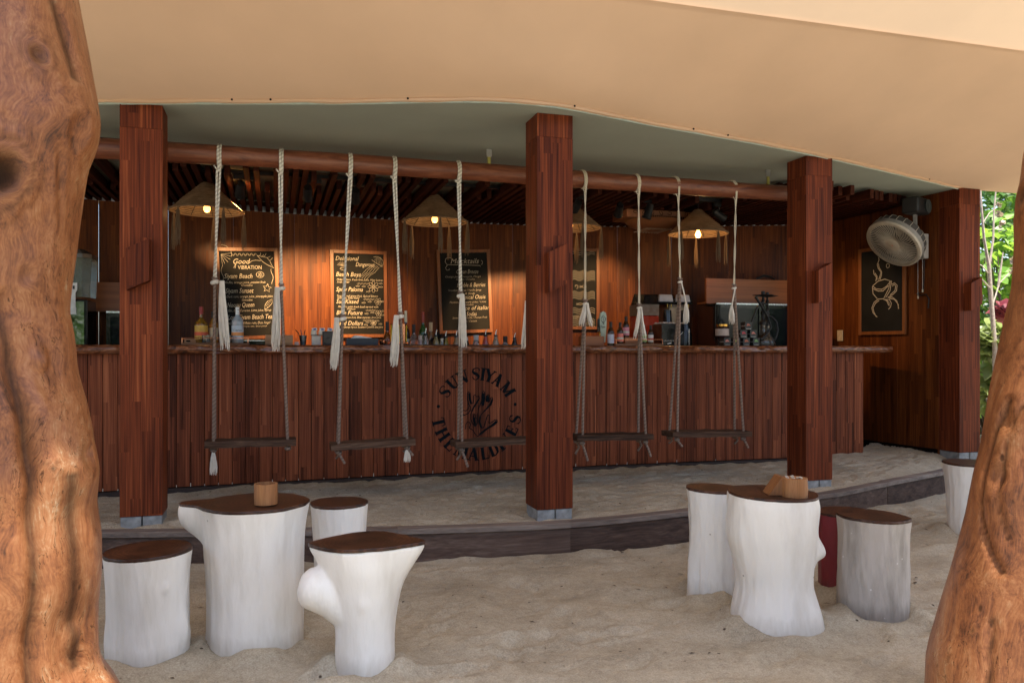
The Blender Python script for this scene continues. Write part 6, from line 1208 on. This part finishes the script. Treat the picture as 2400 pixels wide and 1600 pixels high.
def shrub(name, label, cat, loc, blobs, size, mat, n, seed, stems=5, h=1.5, long=1.0, group='shrubs beyond the end post', bark=None):
    rd = random.Random(seed); t = thing(name, label, cat, loc, 0, group); m = MB()
    for (c, r, k_) in blobs: V, F = leaves(rd, int(n*k_), c, r, size, long=long); m.add(V, F)
    o = m.build('foliage', mat, t); o['kind'] = 'stuff'; sm2 = MB()
    for i in range(stems):
        a = rd.uniform(0, 6.28); e = rd.uniform(.15, .45); sm2 = MB(); sm2.tube([(rd.uniform(-.05, .05), rd.uniform(-.05, .05), -.05), (e*.4*math.cos(a), e*.4*math.sin(a), h*.45), (e*math.cos(a), e*math.sin(a), h)], [.022, .016, .007], 6); sm2.build('stem', bark or M_barkd, t, 60)
    return t
G0 = LOW
shrub('broadleaf_shrub', 'tall broad leaved green shrub behind the end post', 'shrub', (8.6, 7.7, G0), [((0, 0, 1.0), (.75, .5, 1.0), .7), ((.2, .1, 2.3), (.8, .5, .9), .7)], .15, M_leaf2, 420, 21, h=2.4)
shrub('broadleaf_shrub', 'bright leaved shrub filling the gap beside the leaning trunk', 'shrub', (9.3, 7.2, G0), [((0, 0, 1.1), (.8, .7, 1.1), 1), ((.1, 0, 2.4), (.8, .7, .8), .9)], .14, M_leaf2, 900, 22, h=2.4)
shrub('broadleaf_shrub', 'darker leafy shrub growing behind the bright one', 'shrub', (9.2, 8.6, G0), [((0, 0, 1.2), (1.3, .6, 1.4), 1), ((0, 0, 2.9), (1.3, .6, .9), 1)], .12, M_leaf, 800, 23, h=2.8)
shrub('broadleaf_tree', 'dense broad leaved tree closing the view beyond the shrubs', 'tree', (11.5, 9.6, G0), [((0, 0, 1.6), (2.2, 1.0, 1.8), 1.2), ((0, 0, 3.8), (2.0, 1.0, 1.4), 1)], .17, M_leaf, 1500, 24, stems=4, h=4.0)
shrub('broadleaf_tree', 'tall broad leaved tree behind the bar end wall', 'tree', (8.4, 9.9, G0), [((0, 0, 1.6), (1.6, 1.0, 1.8), 1.2), ((0, 0, 3.6), (1.6, 1.0, 1.4), 1)], .16, M_leaf2, 1300, 25, stems=4, h=4.0)
shrub('variegated_plant', 'pale yellow green variegated plant at the foot of the bare sapling', 'plant', (7.66, 7.02, G0), [((0, 0, 1.35), (.26, .22, .28), 1), ((.05, 0, .85), (.3, .25, .35), .7)], .17, M_leafv, 190, 26, stems=4, h=.9, long=1.4)
shrub('pink_leaf_plant', 'plant with pink and red leaves among the shrubs', 'plant', (7.98, 7.2, G0), [((0, 0, 1.72), (.14, .14, .14), 1), ((-.12, 0, 1.15), (.12, .12, .12), .7)], .15, M_pink, 16, 27, stems=3, h=1.4, long=1.5)
# bare pale sapling
t = thing('bare_sapling', 'bare pale barked sapling forking in front of the green shrubs', 'tree', (7.52, 6.88, G0))
MB().tube([(.0, 0, -.05), (.02, 0, .7), (.0, 0, 1.3), (-.06, 0, 1.95), (-.08, 0, 2.2)], [.034, .030, .027, .022, .020], 8).build('trunk', M_bark, t, 60)
for pts, r in (([(-.08, 0, 2.18), (-.15, 0, 2.5), (-.19, 0, 2.9), (-.22, 0, 3.3)], .017), ([(-.08, 0, 2.18), (-.0, .02, 2.5), (.02, .03, 2.8), (.10, .05, 3.3)], .014), ([(-.005, 0, 1.35), (.15, .05, 1.50), (.34, .08, 1.66), (.6, .1, 1.8)], .012), ([(-.06, 0, 1.95), (-.2, -.04, 2.03), (-.35, -.05, 2.12)], .011), ([(-.07, 0, 2.1), (-.18, 0, 2.2), (-.3, .02, 2.24)], .009), ([(-.17, 0, 2.65), (-.05, .02, 2.78), (.06, .03, 2.84)], .007), ([(-.04, 0, 1.75), (.12, .05, 2.02), (.3, .06, 2.16), (.5, .1, 2.26)], .009), ([(.1, .05, 1.98), (.14, .05, 2.2), (.17, .05, 2.36)], .014)):
    MB().tube(pts, [r*(1-.6*i/(len(pts)-1)) for i in range(len(pts))], 6).build('branch', M_bark, t, 60)
m = MB()
for (x, y, z) in ((.12, .05, 2.78), (.15, .05, 2.66), (.30, .06, 2.16), (.34, .07, 2.28), (.10, .05, 2.9)):
    V, F = leaves(random.Random(int(z*99)), 7, (x, y, z), (.03, .03, .08), .06); m.add(V, F)
m.build('dry_leaves', leafmat('leaf_dry', (.45, .38, .28), (.4, .3, .2)), t)
t = thing('garden_wall', 'low brown boundary wall at the foot of the shrubs', 'wall', (8.2, 6.75, G0)); 
for i in range(4): MB().box(-.8+i*.52, -.8+i*.52+.512, 0, .10, 0, .72).build('wall_block', plain('mud_brown', (.12, .09, .075), .8, var=.25, vs_=14), t, bevel=.006)
MB().box(-.82, 1.3, -.02, .12, .722, .765).build('coping', plain('mud_brown2', (.17, .13, .105), .8, var=.25), t, bevel=.006)

# unseen tree belt added behind the camera to dim the inside of the bar
for i, (x, y, hh) in enumerate(((-15, -9, 5.0), (-10.5, -11.5, 5.6), (-6, -10.6, 4.8), (-1.5, -12.2, 5.4), (3.2, -11.0, 5.0), (8, -12.0, 5.6), (12.6, -10.2, 5.0), (17, -8.2, 5.2), (-19, -4, 5.0), (20, -3, 5.0))):
    shrub('light_block_tree', 'bushy dark green tree added out of view to dim the bar', 'tree', (x, y, G0), [((0, 0, hh*.30), (2.6, 1.3, hh*.32), 1), ((0.3, 0, hh*.68), (2.4, 1.2, hh*.34), .9)], .42, M_leaf, 620, 40+i, stems=3, h=hh*.8, group='unseen trees added to dim the bar')
